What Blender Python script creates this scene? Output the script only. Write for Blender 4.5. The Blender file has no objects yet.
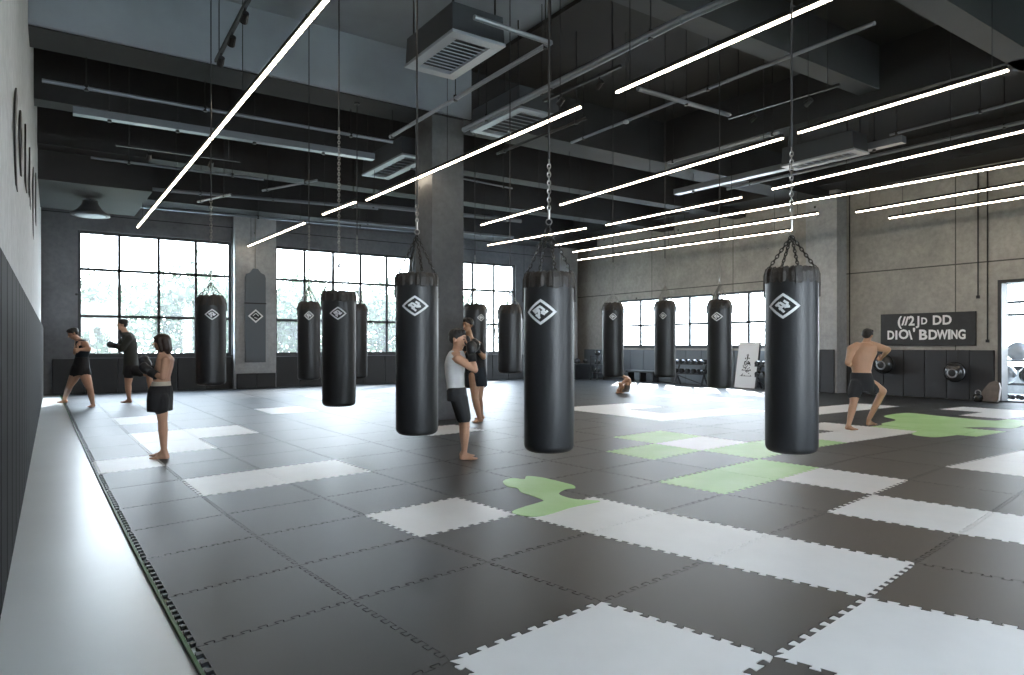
import bpy, bmesh, math, random
from mathutils import Vector, Matrix, Euler
random.seed(7)
C = bpy.context.scene.collection
PI = math.pi
# ------------------------------------------------------------------ camera numbers
FPX, HZ, CAMZ = 687.0, 345.0, 1.5
TH = math.atan(474/687); SN, CS = math.sin(TH), math.cos(TH)
RV = Vector((CS, -SN, 0)); FV = Vector((SN, CS, 0)); UP = Vector((0, 0, 1))
def at(px, py, D):
    "point seen at a pixel of the photo, D metres in front of the camera"
    return FV*D + RV*((px-512)*D/FPX) + UP*(CAMZ+(HZ-py)*D/FPX)
def atz(px, py, Z):
    return at(px, py, FPX*(Z-CAMZ)/(HZ-py))
def back_x(px, Y=25.0):
    t = (px-512)/FPX; return Y*(SN+t*CS)/(CS-t*SN)
def right_y(px, X=21.0):
    t = (px-512)/FPX; return X*(CS-t*SN)/(SN+t*CS)

# ------------------------------------------------------------------ materials
def mat(name, col, rough=.6, metal=0, noise=0, nscale=6, bump=0, bscale=60, spec=.5, col2=None, emit=None, estr=0, rough_var=0):
    m = bpy.data.materials.new(name); m.use_nodes = True
    n = m.node_tree; b = n.nodes['Principled BSDF']
    b.inputs['Base Color'].default_value = (*col, 1)
    b.inputs['Roughness'].default_value = rough
    b.inputs['Metallic'].default_value = metal
    b.inputs['Specular IOR Level'].default_value = spec
    tc = n.nodes.new('ShaderNodeTexCoord')
    if noise or col2:
        t = n.nodes.new('ShaderNodeTexNoise'); t.inputs['Scale'].default_value = nscale
        t.inputs['Detail'].default_value = 6; t.inputs['Roughness'].default_value = .6
        n.links.new(tc.outputs['Object'], t.inputs['Vector'])
        r = n.nodes.new('ShaderNodeValToRGB')
        r.color_ramp.elements[0].position = .3; r.color_ramp.elements[1].position = .7
        c2 = col2 or tuple(min(1, c*(1+noise)) for c in col); c1 = col if col2 else tuple(c*(1-noise) for c in col)
        r.color_ramp.elements[0].color = (*c1, 1); r.color_ramp.elements[1].color = (*c2, 1)
        n.links.new(t.outputs['Fac'], r.inputs['Fac']); n.links.new(r.outputs['Color'], b.inputs['Base Color'])
    if bump:
        t = n.nodes.new('ShaderNodeTexNoise'); t.inputs['Scale'].default_value = bscale; t.inputs['Detail'].default_value = 3
        n.links.new(tc.outputs['Object'], t.inputs['Vector'])
        bp = n.nodes.new('ShaderNodeBump'); bp.inputs['Strength'].default_value = bump; bp.inputs['Distance'].default_value = .01
        n.links.new(t.outputs['Fac'], bp.inputs['Height']); n.links.new(bp.outputs['Normal'], b.inputs['Normal'])
    if emit:
        b.inputs['Emission Color'].default_value = (*emit, 1); b.inputs['Emission Strength'].default_value = estr
    return m

def concrete(name, base, dark, seams=None, axis=1):
    "cast concrete: cloudy stains, pores, tie holes and panel joints"
    m = bpy.data.materials.new(name); m.use_nodes = True
    n = m.node_tree; L = n.links.new; b = n.nodes['Principled BSDF']; b.inputs['Roughness'].default_value = .8
    g = n.nodes.new('ShaderNodeNewGeometry')
    def noise(s, d=8):
        t = n.nodes.new('ShaderNodeTexNoise'); t.inputs['Scale'].default_value = s; t.inputs['Detail'].default_value = d
        t.inputs['Roughness'].default_value = .65; L(g.outputs['Position'], t.inputs['Vector']); return t
    big, small = noise(.55), noise(7)
    r = n.nodes.new('ShaderNodeValToRGB'); r.color_ramp.elements[0].position = .34; r.color_ramp.elements[1].position = .66
    r.color_ramp.elements[0].color = (*dark, 1); r.color_ramp.elements[1].color = (*base, 1)
    L(big.outputs['Fac'], r.inputs['Fac'])
    r2 = n.nodes.new('ShaderNodeValToRGB'); r2.color_ramp.elements[0].position = .3; r2.color_ramp.elements[1].position = .62
    r2.color_ramp.elements[0].color = (.68, .68, .68, 1); r2.color_ramp.elements[1].color = (1, 1, 1, 1)
    L(small.outputs['Fac'], r2.inputs['Fac'])
    mx = n.nodes.new('ShaderNodeMix'); mx.data_type = 'RGBA'; mx.blend_type = 'MULTIPLY'; mx.inputs[0].default_value = .7
    L(r.outputs['Color'], mx.inputs[6]); L(r2.outputs['Color'], mx.inputs[7])
    out = mx.outputs[2]
    v = n.nodes.new('ShaderNodeTexVoronoi'); v.inputs['Scale'].default_value = .9; L(g.outputs['Position'], v.inputs['Vector'])
    lt = n.nodes.new('ShaderNodeMath'); lt.operation = 'GREATER_THAN'; lt.inputs[1].default_value = .035; L(v.outputs['Distance'], lt.inputs[0])
    mh = n.nodes.new('ShaderNodeMix'); mh.data_type = 'RGBA'; L(lt.outputs[0], mh.inputs[0])
    mh.inputs[6].default_value = (.03, .03, .03, 1); L(out, mh.inputs[7]); out = mh.outputs[2]
    if seams:
        sx = n.nodes.new('ShaderNodeSeparateXYZ'); L(g.outputs['Position'], sx.inputs[0])
        for ax, val, wid in seams:
            s = n.nodes.new('ShaderNodeMath'); s.operation = 'SUBTRACT'; L(sx.outputs[ax], s.inputs[0]); s.inputs[1].default_value = val
            a = n.nodes.new('ShaderNodeMath'); a.operation = 'ABSOLUTE'; L(s.outputs[0], a.inputs[0])
            q = n.nodes.new('ShaderNodeMath'); q.operation = 'GREATER_THAN'; q.inputs[1].default_value = wid; L(a.outputs[0], q.inputs[0])
            k = n.nodes.new('ShaderNodeMix'); k.data_type = 'RGBA'; L(q.outputs[0], k.inputs[0])
            k.inputs[6].default_value = (dark[0]*.3, dark[1]*.3, dark[2]*.3, 1); L(out, k.inputs[7]); out = k.outputs[2]
    L(out, b.inputs['Base Color'])
    bp = n.nodes.new('ShaderNodeBump'); bp.inputs['Strength'].default_value = .25; bp.inputs['Distance'].default_value = .02
    L(small.outputs['Fac'], bp.inputs['Height']); L(bp.outputs['Normal'], b.inputs['Normal'])
    return m

M = {}
M['mat_dark'] = mat('dark_foam', (.015, .0158, .0168), .43, noise=.16, nscale=3, bump=.12, bscale=260, spec=.48)
M['mat_white'] = mat('white_foam', (.72, .72, .72), .43, noise=.03, nscale=3, bump=.12, bscale=260, spec=.65)
M['mat_green'] = mat('green_foam', (.33, .60, .19), .46, col2=(.47, .70, .35), nscale=1.2, bump=.12, bscale=260, spec=.5)
M['green_edge'] = mat('green_edging', (.02, .09, .012), .5)
M['floor'] = mat('polished_floor', (.66, .70, .71), .3, noise=.04, nscale=.8, spec=.6)
M['under'] = mat('sub_floor', (.012, .012, .013), .9)
M['left_wall'] = concrete('pale_plaster', (.47, .48, .49), (.40, .41, .42))
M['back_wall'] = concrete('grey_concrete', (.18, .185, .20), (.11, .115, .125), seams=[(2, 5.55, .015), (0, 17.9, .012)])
M['right_wall'] = concrete('raw_concrete', (.44, .42, .385), (.28, .27, .25), seams=[(2, 3.74, .018), (1, 16.15, .014), (1, 8.72, .014), (1, 20.2, .014), (1, 12.3, .014)])
M['column'] = concrete('column_concrete', (.14, .145, .15), (.09, .092, .10))
M['pilaster'] = concrete('pilaster_concrete', (.46, .47, .48), (.33, .34, .35))
M['ceiling'] = mat('ceiling_lit_paint', (.30, .33, .37), .8, noise=.15, nscale=.5)  # pale tone: light on the front left bay put into the colour
M['ceiling_shaded'] = mat('ceiling_shade_paint', (.022, .020, .019), .8, noise=.15, nscale=.5)  # darker copy of the ceiling: shade of the dim bays put in
M['beam'] = mat('beam_paint', (.022, .022, .024), .75, noise=.2, nscale=1)
M['beam_light'] = mat('beam_grey_paint', (.045, .045, .047), .7, noise=.1, nscale=1)
M['pipe'] = mat('grey_conduit', (.22, .24, .27), .35, metal=.6)
M['black_metal'] = mat('black_metal', (.018, .018, .02), .45, metal=.3)
M['steel'] = mat('steel_chain', (.30, .29, .27), .32, metal=.9)
M['dark_chain'] = mat('dark_chain', (.05, .048, .045), .35, metal=.8)
M['ac_body'] = mat('cassette_dark', (.05, .055, .062), .5)
M['ac_grille'] = mat('cassette_grille', (.33, .36, .40), .4, metal=.3)
M['light'] = mat('lamp_diffuser', (1, .9, .75), .5, emit=(1.0, .84, .64), estr=28)
M['bag'] = mat('bag_leather', (.016, .0165, .018), .42, bump=.12, bscale=35, spec=.5)
M['bag_top'] = mat('bag_strap', (.028, .022, .018), .55, noise=.3, nscale=30, bump=.3, bscale=60)
M['pad'] = mat('wall_pad_vinyl', (.026, .028, .033), .55, bump=.1, bscale=20)
M['pad_left'] = mat('black_pad_vinyl', (.008, .0085, .0095), .75, bump=.1, bscale=20, spec=.15)
M['pad_dark'] = mat('dark_pad_vinyl', (.012, .013, .015), .5, bump=.1, bscale=20)
M['pad_grey'] = mat('grey_pad_vinyl', (.10, .115, .13), .5)
M['white_print'] = mat('white_print', (.8, .8, .8), .5)
M['black_print'] = mat('black_print', (.012, .012, .012), .5)
M['frame'] = mat('window_frame_paint', (.03, .032, .036), .5)
M['sign'] = mat('sign_panel', (.022, .024, .027), .55, noise=.2, nscale=6)
M['skin'] = mat('skin_tone', (.56, .31, .20), .5, noise=.06, nscale=8)
M['skin_tan'] = mat('tan_skin_tone', (.45, .25, .15), .5, noise=.06, nscale=8)
M['lip'] = mat('lip_tone', (.32, .10, .08), .5)
M['hair'] = mat('black_hair', (.012, .009, .008), .5, bump=.5, bscale=70)
M['hair_brown'] = mat('brown_hair', (.035, .020, .014), .5, bump=.5, bscale=70)
M['cloth_black'] = mat('black_cloth', (.014, .014, .016), .8, bump=.3, bscale=25)
M['cloth_navy'] = mat('navy_cloth', (.010, .018, .028), .8, bump=.3, bscale=25)
M['cloth_olive'] = mat('olive_cloth', (.035, .036, .030), .8, bump=.3, bscale=25)
M['cloth_grey'] = mat('charcoal_cloth', (.030, .031, .034), .8, bump=.3, bscale=25)
M['cloth_white'] = mat('white_cloth', (.62, .62, .63), .8, bump=.3, bscale=25)
M['cloth_beige'] = mat('beige_cloth', (.60, .52, .42), .8)
M['glove'] = mat('glove_leather', (.012, .012, .014), .35, spec=.6)
M['ball'] = mat('glossy_ball', (.05, .052, .055), .16, metal=.5)
M['ball_grey'] = mat('grey_ball', (.28, .29, .31), .25, metal=.4)
M['board'] = mat('white_board', (.66, .67, .68), .5)
M['brown_pad'] = mat('brown_grey_pad', (.13, .11, .10), .6, noise=.2, nscale=8)
M['ground'] = mat('pale_ground', (.42, .46, .36), .9, noise=.15, nscale=.6)
M['leaf'] = mat('pale_leaf', (.045, .075, .028), .7, col2=(.085, .12, .055), nscale=.9)
M['bark'] = mat('bark', (.16, .13, .10), .9)
g = bpy.data.materials.new('window_glass'); g.use_nodes = True
nt = g.node_tree; nt.nodes.clear()
o_ = nt.nodes.new('ShaderNodeOutputMaterial'); tr = nt.nodes.new('ShaderNodeBsdfTransparent'); gl = nt.nodes.new('ShaderNodeBsdfGlossy')
tl = nt.nodes.new('ShaderNodeBsdfTranslucent'); tl.inputs[0].default_value = (.9, .95, 1, 1)
gl.inputs['Roughness'].default_value = .05; mx = nt.nodes.new('ShaderNodeMixShader'); mx.inputs[0].default_value = .06
mt_ = nt.nodes.new('ShaderNodeMixShader'); mt_.inputs[0].default_value = .03
tr.inputs[0].default_value = (.97, .99, 1, 1)
nt.links.new(tr.outputs[0], mt_.inputs[1]); nt.links.new(tl.outputs[0], mt_.inputs[2])
nt.links.new(mt_.outputs[0], mx.inputs[1]); nt.links.new(gl.outputs[0], mx.inputs[2]); nt.links.new(mx.outputs[0], o_.inputs[0])
M['glass'] = g

# ------------------------------------------------------------------ helpers
def obj(name, bm, m, parent=None, smooth=False):
    me = bpy.data.meshes.new(name)
    if name not in ('foam_mat', 'foam_mat_field', 'crown'): bmesh.ops.recalc_face_normals(bm, faces=bm.faces)
    bm.normal_update(); bm.to_mesh(me); bm.free()
    me.materials.append(M[m] if isinstance(m, str) else m)
    if smooth:
        for p in me.polygons: p.use_smooth = True
    o = bpy.data.objects.new(name, me); C.objects.link(o)
    if parent is not None:
        o.parent = parent
        if parent.type == 'EMPTY' or parent.matrix_world != Matrix(): pass
    return o
def tag(o, label=None, cat=None, group=None, kind=None):
    if label and cat and len(label.split()) > 16: print('LONG', label)
    if label: o['label'] = label
    if cat: o['category'] = cat
    if group: o['group'] = group
    if kind: o['kind'] = kind
    return o
def empty(name, loc=(0, 0, 0), rz=0):
    o = bpy.data.objects.new(name, None); C.objects.link(o); o.empty_display_size = .2
    o.location = loc; o.rotation_euler = (0, 0, rz); return o
def box(bm, x0, x1, y0, y1, z0, z1, bev=0):
    vs = [bm.verts.new(p) for p in ((x0,y0,z0),(x1,y0,z0),(x1,y1,z0),(x0,y1,z0),(x0,y0,z1),(x1,y0,z1),(x1,y1,z1),(x0,y1,z1))]
    fs = [bm.faces.new([vs[i] for i in q]) for q in ((0,3,2,1),(4,5,6,7),(0,1,5,4),(1,2,6,5),(2,3,7,6),(3,0,4,7))]
    if bev:
        es = list({e for f in fs for e in f.edges})
        bmesh.ops.bevel(bm, geom=es, offset=bev, segments=2, affect='EDGES', profile=.6)
    return vs
def bx(*a, **k):
    bm = bmesh.new(); box(bm, *a, **k); return bm
def frame_of(d):
    d = d.normalized(); a = UP if abs(d.z) < .9 else Vector((1, 0, 0))
    u = d.cross(a).normalized(); return u, d.cross(u).normalized(), d
def ring_loft(bm, rings):
    "rings: lists of points; closes both ends"
    R = [[bm.verts.new(p) for p in r] for r in rings]; n = len(R[0])
    for a, b in zip(R, R[1:]):
        for k in range(n): bm.faces.new((a[k], a[(k+1) % n], b[(k+1) % n], b[k]))
    bm.faces.new(R[0][::-1]); bm.faces.new(R[-1])
def tube(bm, p0, p1, r, n=8, r1=None):
    p0, p1 = Vector(p0), Vector(p1); u, v, d = frame_of(p1-p0); r1 = r if r1 is None else r1
    ring_loft(bm, [[p+(u*math.cos(2*PI*k/n)+v*math.sin(2*PI*k/n))*q for k in range(n)] for p, q in ((p0, r), (p1, r1))])
def bar(bm, p0, p1, w, hgt):
    "rectangular bar lying along p0-p1"
    p0, p1 = Vector(p0), Vector(p1); d = (p1-p0).normalized(); s = d.cross(UP).normalized(); u = s.cross(d)
    ring_loft(bm, [[p+s*a*w/2+u*b*hgt/2 for a, b in ((-1,-1),(1,-1),(1,1),(-1,1))] for p in (p0, p1)])
def lathe(bm, prof, n=32, c=Vector((0,0,0))):
    ring_loft(bm, [[c+Vector((r*math.cos(2*PI*k/n), r*math.sin(2*PI*k/n), z)) for k in range(n)] for r, z in prof])
def ball(bm, c, r, sub=2, sc=(1,1,1), rot=None):
    mtx = Matrix.Translation(Vector(c)) @ (rot.to_4x4() if rot else Matrix()) @ Matrix.Diagonal((r*sc[0], r*sc[1], r*sc[2], 1))
    bmesh.ops.create_icosphere(bm, subdivisions=sub, radius=1, matrix=mtx)
def torus(bm, c, u, v, R, r, n=10, m=5, su=1.0):
    w = u.cross(v).normalized(); V = []
    for i in range(n):
        a = 2*PI*i/n; d = u*math.cos(a)*su+v*math.sin(a); dn = (u*math.cos(a)+v*math.sin(a)).normalized()
        V.append([bm.verts.new(c+d*R+(dn*math.cos(2*PI*j/m)+w*math.sin(2*PI*j/m))*r) for j in range(m)])
    for i in range(n):
        for j in range(m):
            bm.faces.new((V[i][j], V[(i+1) % n][j], V[(i+1) % n][(j+1) % m], V[i][(j+1) % m]))
def chain(bm, p0, p1, L=.05, r=.006, n=10, m=5):
    p0, p1 = Vector(p0), Vector(p1); u, v, d = frame_of(p1-p0); ln = (p1-p0).length
    k = max(2, int(ln/(L*.72))); st = ln/k
    for i in range(k):
        s = u if i % 2 else v
        torus(bm, p0+d*(i+.5)*st, d, s, L*.28, r, n, m, su=1.75)
def poly_prism(bm, pts, z0, z1):
    a = [bm.verts.new((x, y, z0)) for x, y in pts]; b = [bm.verts.new((x, y, z1)) for x, y in pts]
    bm.faces.new(a[::-1]); bm.faces.new(b); n = len(pts)
    for k in range(n): bm.faces.new((a[k], a[(k+1) % n], b[(k+1) % n], b[k]))
def struct(name, bm, m, label=None, parent=None):
    o = obj(name, bm, m, parent); tag(o, label, kind='structure'); return o

# ------------------------------------------------------------------ room shell
YB, XR, ZC = 25.0, 21.0, 7.2
struct('floor', bx(-.6, 31, -4, 27.5, -.2, -.02), 'floor', 'smooth pale grey floor beside the mats')
wl = lambda y: -.30 + .015*y
bm = bmesh.new(); a = [(-.6, -4), (wl(-4), -4), (wl(25.3), 25.3), (-.6, 25.3)]; poly_prism(bm, a, -.2, 7.3)
struct('wall_left', bm, 'left_wall', 'pale plastered side wall with black letters')
# back wall with three window openings
W_BACK = [(1.01, 5.50, 4), (6.97, 12.4, 5), (13.1, 17.45, 4)]
ZS, ZT = 1.15, 5.05
bm = bmesh.new(); xs = [-.6]
for x0, x1, n in W_BACK: xs += [x0, x1]
xs.append(21.3)
for k in range(0, len(xs), 2): box(bm, xs[k], xs[k+1], YB, YB+.3, -.2, 7.3)
for x0, x1, n in W_BACK: box(bm, x0, x1, YB, YB+.3, -.2, ZS); box(bm, x0, x1, YB, YB+.3, ZT, 7.3)
struct('wall_back', bm, 'back_wall', 'grey concrete wall with three tall gridded windows')
# right wall with a row of windows and the doorway
YW = [(14.35, 16.95), (17.1, 19.65), (19.8, 22.3)]
DO0, DO1, DOZ = 4.9, 7.68, 3.22
bm = bmesh.new()
ys = [-4, DO0, DO1]
for a_, b_ in YW: ys += [a_, b_]
ys.append(25.0)
box(bm, XR, XR+.3, -4, DO0, -.2, 7.3); box(bm, XR, XR+.3, DO0, DO1, DOZ, 7.3)
box(bm, XR, XR+.3, DO1, YW[0][0], -.2, 7.3)
for k, (a_, b_) in enumerate(YW):
    box(bm, XR, XR+.3, a_, b_, -.2, 1.42); box(bm, XR, XR+.3, a_, b_, 3.45, 7.3)
    nx = YW[k+1][0] if k < 2 else 25.0
    box(bm, XR, XR+.3, b_, nx, -.2, 7.3)
struct('wall_right', bm, 'right_wall', 'raw concrete wall with panel joints and a row of low windows')
struct('ceiling', bx(-.6, 21.3, -4.3, 25.3, ZC, ZC+.2), 'ceiling', 'ceiling slab, pale with light of the front left bay in its colour')

FW = [(1.0, 5.0), (8.6, 11.4)]  # unseen wall and windows added behind the camera, openings sized for daylight fill
bm = bmesh.new(); xs = [-.6]
for x0, x1 in FW: xs += [x0, x1]
xs.append(21.3)
for k in range(0, len(xs), 2): box(bm, xs[k], xs[k+1], -4.3, -4.0, -.2, 7.3)
for x0, x1 in FW: box(bm, x0, x1, -4.3, -4.0, -.2, .9); box(bm, x0, x1, -4.3, -4.0, 4.4, 7.3)
struct('wall_front_added', bm, 'back_wall', 'unseen concrete wall added behind the camera, two large windows for daylight')

struct('ceiling_right', bx(7.3, 21, -4, 25, 7.12, ZC), 'ceiling_shaded', 'dark brown part of the ceiling on the right, shade put into its colour')  # dark panels carry the shade of the right and far bays
struct('ceiling_back', bx(-.3, 7.3, 12.5, 25, 7.12, ZC), 'ceiling_shaded', 'far part of the ceiling, dark with its shade put into the colour')

def window(n, fixed, a0, a1, z0, z1, cols, rows, axis, depth=.12, fw=.085, label=''):
    "gridded window in the plane axis=fixed; cols and rows are the inner bar positions"
    e = empty('window_%d' % n); tag(e, label, kind='structure')
    def b(bm, p0, p1, q0, q1, d=depth):
        if axis == 'y': box(bm, p0, p1, fixed+.08, fixed+.08+d, q0, q1)
        else: box(bm, fixed+.08, fixed+.08+d, p0, p1, q0, q1)
    bm = bmesh.new()
    b(bm, a0, a0+fw, z0, z1); b(bm, a1-fw, a1, z0, z1); b(bm, a0+fw, a1-fw, z0, z0+fw); b(bm, a0+fw, a1-fw, z1-fw, z1)
    for c in cols: b(bm, c-fw/2, c+fw/2, z0+fw, z1-fw, depth*.7)
    for c in rows: b(bm, a0+fw, a1-fw, c-fw/2, c+fw/2, depth*.6)
    f = obj('window_frame', bm, 'frame', e)
    bm = bmesh.new()
    if axis == 'y': box(bm, a0+.02, a1-.02, fixed+.11, fixed+.116, z0+.02, z1-.02)
    else: box(bm, fixed+.11, fixed+.116, a0+.02, a1-.02, z0+.02, z1-.02)
    obj('pane', bm, 'glass', e)
    bm = bmesh.new()
    if axis == 'y': box(bm, a0-.05, a1+.05, fixed-.05, fixed+.08, z0-.04, z0)
    else: box(bm, fixed-.05, fixed+.08, a0-.05, a1+.05, z0-.04, z0)
    obj('window_sill', bm, 'frame', e)
cols = lambda a0, a1, n: [a0+(a1-a0)*k/n for k in range(1, n)]
nm = ['left window of the back wall, four panes wide, behind three boxers', 'middle window of the back wall, between pilaster and column', 'right window of the back wall, beyond the dark column']
for k, (x0, x1, n) in enumerate(W_BACK):
    window(k+1, YB, x0, x1, ZS, ZT, cols(x0, x1, n), [3.86, 2.4], 'y', label=nm[k])
for k, (a_, b_) in enumerate(YW):
    window(k+4, XR, a_, b_, 1.42, 3.45, [(a_+b_)/2-.1], [2.33], 'x', label=['low window of the right wall nearest the tall bag', 'low window in the middle of the right wall', 'low window of the right wall nearest the corner'][k])
for k, (x0, x1) in enumerate(FW):
    window(k+8, -4.35, x0, x1, .9, 4.4, cols(x0, x1, 4), [2.0, 3.2], 'y', label='large unseen window added behind the camera for daylight, %s' % ('next to the pale wall', 'farther from the pale wall')[k])
# doorway into the alcove
e = empty('door_1', (XR, 6.3, 0)); tag(e, 'open doorway in a dark frame at the right edge', kind='structure')
bm = bmesh.new(); box(bm, -.06, .34, DO1-6.3-.09, DO1-6.3, -.02, DOZ); box(bm, -.06, .34, DO0-6.3, DO0-6.3+.09, -.02, DOZ); box(bm, -.06, .34, DO0-6.3+.09, DO1-6.3-.09, DOZ-.09, DOZ)
obj('door_frame', bm, 'frame', e)
obj('threshold', bx(-.06, .34, DO0-6.3+.09, DO1-6.3-.09, -.02, .03), 'frame', e)
# alcove behind the doorway
bm = bmesh.new(); box(bm, 21.3, 25.2, 9.6, 9.8, -.2, 4.2); struct('wall_alcove_back', bm, 'pilaster', 'pale side wall of the room past the doorway')
struct('ceiling_alcove', bx(21.3, 25.5, 3.0, 9.8, 4.2, 4.35), 'ceiling', 'ceiling of the small room past the doorway')
bm = bmesh.new(); box(bm, 25.2, 25.4, 3.0, 9.8, -.2, .75); box(bm, 25.2, 25.4, 3.0, 9.8, 3.5, 4.2); struct('wall_alcove_right', bm, 'pilaster', 'low wall under the windows of the small room')
window(7, 25.2, 3.2, 9.6, .75, 3.5, [4.8, 6.4, 8.0], [2.45, 2.85], 'x', label='window of the small room past the doorway')

# pilasters, column, corner
bm = bx(5.54, 6.93, YB-.28, YB, -.02, 6.1); struct('trim_1', bm, 'pilaster', 'concrete pilaster between the left and middle windows')
bm = bx(XR-.55, XR, 11.85, 12.9, -.02, 7.2); struct('trim_2', bm, 'pilaster', 'tall concrete pilaster on the right wall left of the sign')
bm = bx(19.55, 20.6, YB-.5, YB, -.02, 7.2); struct('trim_3', bm, 'pilaster', 'concrete pilaster near the far corner')
bm = bmesh.new(); box(bm, 6.45, 7.18, 12.15, 12.88, -.02, 6.1, bev=.012)
o = struct('column', bm, 'column', 'square concrete column in the middle of the gym')

# beams
BEAMS = []
def topz(x, y):
    return min([ZC]+[z for a, b, c, d, z in BEAMS if a-.02 <= x <= b+.02 and c-.02 <= y <= d+.02])
def beam(x0, x1, y0, y1, z0, z1, m='beam', label='dark ceiling beam'):
    BEAMS.append((x0, x1, y0, y1, z0))
    return struct('ceiling_beam', bx(x0, x1, y0, y1, z0, z1), m, label)
beam(-.3, 21, 4.25, 4.65, 6.1, ZC, 'beam_light', 'dark ceiling beam nearest the camera')
beam(-.3, 13.0, 6.7, 7.1, 6.3, ZC, 'beam_light', 'ceiling beam in front of the air conditioner')
beam(-.3, 21, 12.1, 12.95, 6.1, ZC, 'beam', 'ceiling beam over the concrete column')
beam(-.3, 7.3, 12.04, 12.1, 6.12, ZC, 'ceiling', 'thin pale board added as the lit face of the beam over the column')  # added board: light on the beam's front face put into its colour
beam(-.3, 21, 15.6, 16.1, 6.1, ZC, 'beam', 'ceiling beam behind the concrete column')
beam(-.3, 21, 19.0, 19.6, 6.1, ZC, 'beam', 'far ceiling beam')
beam(-.3, 21, 23.6, 25.0, 5.95, ZC, 'beam', 'ceiling beam along the back wall')
beam(13.0, 13.6, -4, 12.1, 6.1, ZC, 'beam', 'long ceiling beam on the right side')
beam(19.6, 21, -4, 12.1, 6.35, ZC, 'beam', 'ceiling soffit along the right wall')
beam(19.6, 21, 12.95, 23.6, 6.35, ZC, 'beam', 'far soffit along the right wall')
beam(-.25, 2.4, 19.6, 23.6, 5.4, 6.1, 'beam', 'dark soffit in the far left corner')

# ------------------------------------------------------------------ foam mats
XF = [.58, 1.24, 2.08, 3.05, 4.15, 5.25, 6.4, 7.6, 8.9]+[8.9+1.2*k for k in range(1, 11)]
DX = [.1, .47, .84, 1.05, .90, .88, .8, .6, .5]+[.4-.04*k for k in range(10)]
YF = [-.3, .7, 1.7, 2.7, 3.7, 4.52, 5.42, 6.30, 7.2, 8.25, 9.32, 10.36, 11.66, 13.08, 14.6, 16.1, 17.6, 19.1, 20.6, 22.0, 23.4]
NI, NJ = 18, 20
def G(i, j):
    Y = YF[j]+.155*min(i, 8); X = XF[i]+DX[i]*math.exp(-(Y-2)/3.5)
    if i == NI: X = 20.86
    if j == NJ: Y = 24.84
    return Vector((X, Y, 0))
def teeth(P, Q, n, fine):
    "interlocking dovetail line from P to Q (shared by both neighbours)"
    d = (Q-P); ln = d.length; t = d/ln; s = Vector((-t.y, t.x, 0)); a = .017*min(1.2, ln)
    prof = ((.335,-1),(.30,-.55),(.235,.45),(.255,.9),(.30,1),(.70,1),(.745,.9),(.765,.45),(.70,-.55),(.665,-1)) if fine else ((.31,-1),(.23,1),(.77,1),(.69,-1))
    out = [P]; m = .03
    for k in range(n):
        for u, v in prof: out.append(P+d*(m+(1-2*m)*(k+u)/n)+s*a*v)
    out.append(Q); return out
edge_cache = {}
def edge(a, b, fine):
    k = (a, b)
    if k not in edge_cache: edge_cache[k] = teeth(G(*a), G(*b), 9, fine)
    return edge_cache[k]
WHITE = {(1,2),(2,1),(3,2),(3,3),(3,4),(2,5),(5,2),(5,1),(8,2),(8,1),(9,1),(9,2),(6,3),(0,10),(1,8),(2,8),(1,11),(1,12),(2,12),(1,14),(4,14),(6,15),(9,9),(9,10),(10,9),(9,11),(10,11),(11,9),(10,5),(9,5),
         (13,8),(14,8),(13,12),(5,10),(13,11),(14,5),(15,5),(15,6),(12,8),(10,6),(7,6),(6,16)}
GREEN = {(5,4),(6,4),(6,6),(7,5),(7,7),(11,5),(8,5),(11,4),(12,5),(13,4)}
def label_of(kind, i, j):
    S = {(1,2): 'white foam mat cut by the bottom edge of the picture, left of the other',
         (2,1): 'white foam mat filling the bottom right corner',
         (3,2): 'white foam mat, nearest of the diagonal row of three',
         (3,3): 'white foam mat, middle of the diagonal row of three',
         (3,4): 'white foam mat at the far end of the row, touching the green piece',
         (2,5): 'lone white foam mat between dark mats, left of centre',
         (5,2): 'white foam mat surrounded by dark ones near the right edge',
         (5,1): 'white foam mat cut by the right edge of the picture',
         (6,3): 'white foam mat touching the corner of the green mat under the tall right bag',
         (0,10): 'white foam mat at the feet of the long haired boxer',
         (1,8): 'left one of two joined white mats in the grey left field',
         (2,8): 'right one of two joined white mats in the grey left field',
         (5,4): 'green foam mat in front of the tall right bag',
         (10,5): 'white foam mat under the feet of the bare backed boxer'}
    if (i, j) in S: return S[(i, j)], None
    if kind == 'white': return 'white interlocking foam mat lying farther back among dark mats', 'white foam mats farther back'
    if kind == 'green': return 'green interlocking foam mat farther back among white and dark mats', 'green foam mats farther back'
    if i < 4 and j >= 4: return 'dark foam mat in the pale shining field on the left', 'dark foam mats on the left'
    if j < 6: return 'dark grey interlocking foam mat in the right foreground field', 'dark foam mats in the foreground'
    return 'dark grey interlocking foam mat in the far part of the gym', 'dark foam mats farther back'
cells = []
for i in range(NI):
    for j in range(NJ):
        c = (G(i, j)+G(i+1, j+1))/2; D = c.dot(FV); px = 512+FPX*c.dot(RV)/D if D > .3 else -999
        pys = [HZ+FPX*CAMZ/max(.1, G(i+a, j+b).dot(FV)) for a in (0, 1) for b in (0, 1)]
        vis = D > .8 and -60 < px < 1085 and min(pys) < 675
        cells.append((0 if vis else 1, c.length, i, j))
cells.sort()
rest = {'mat_dark': bmesh.new(), 'mat_white': None}
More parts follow.
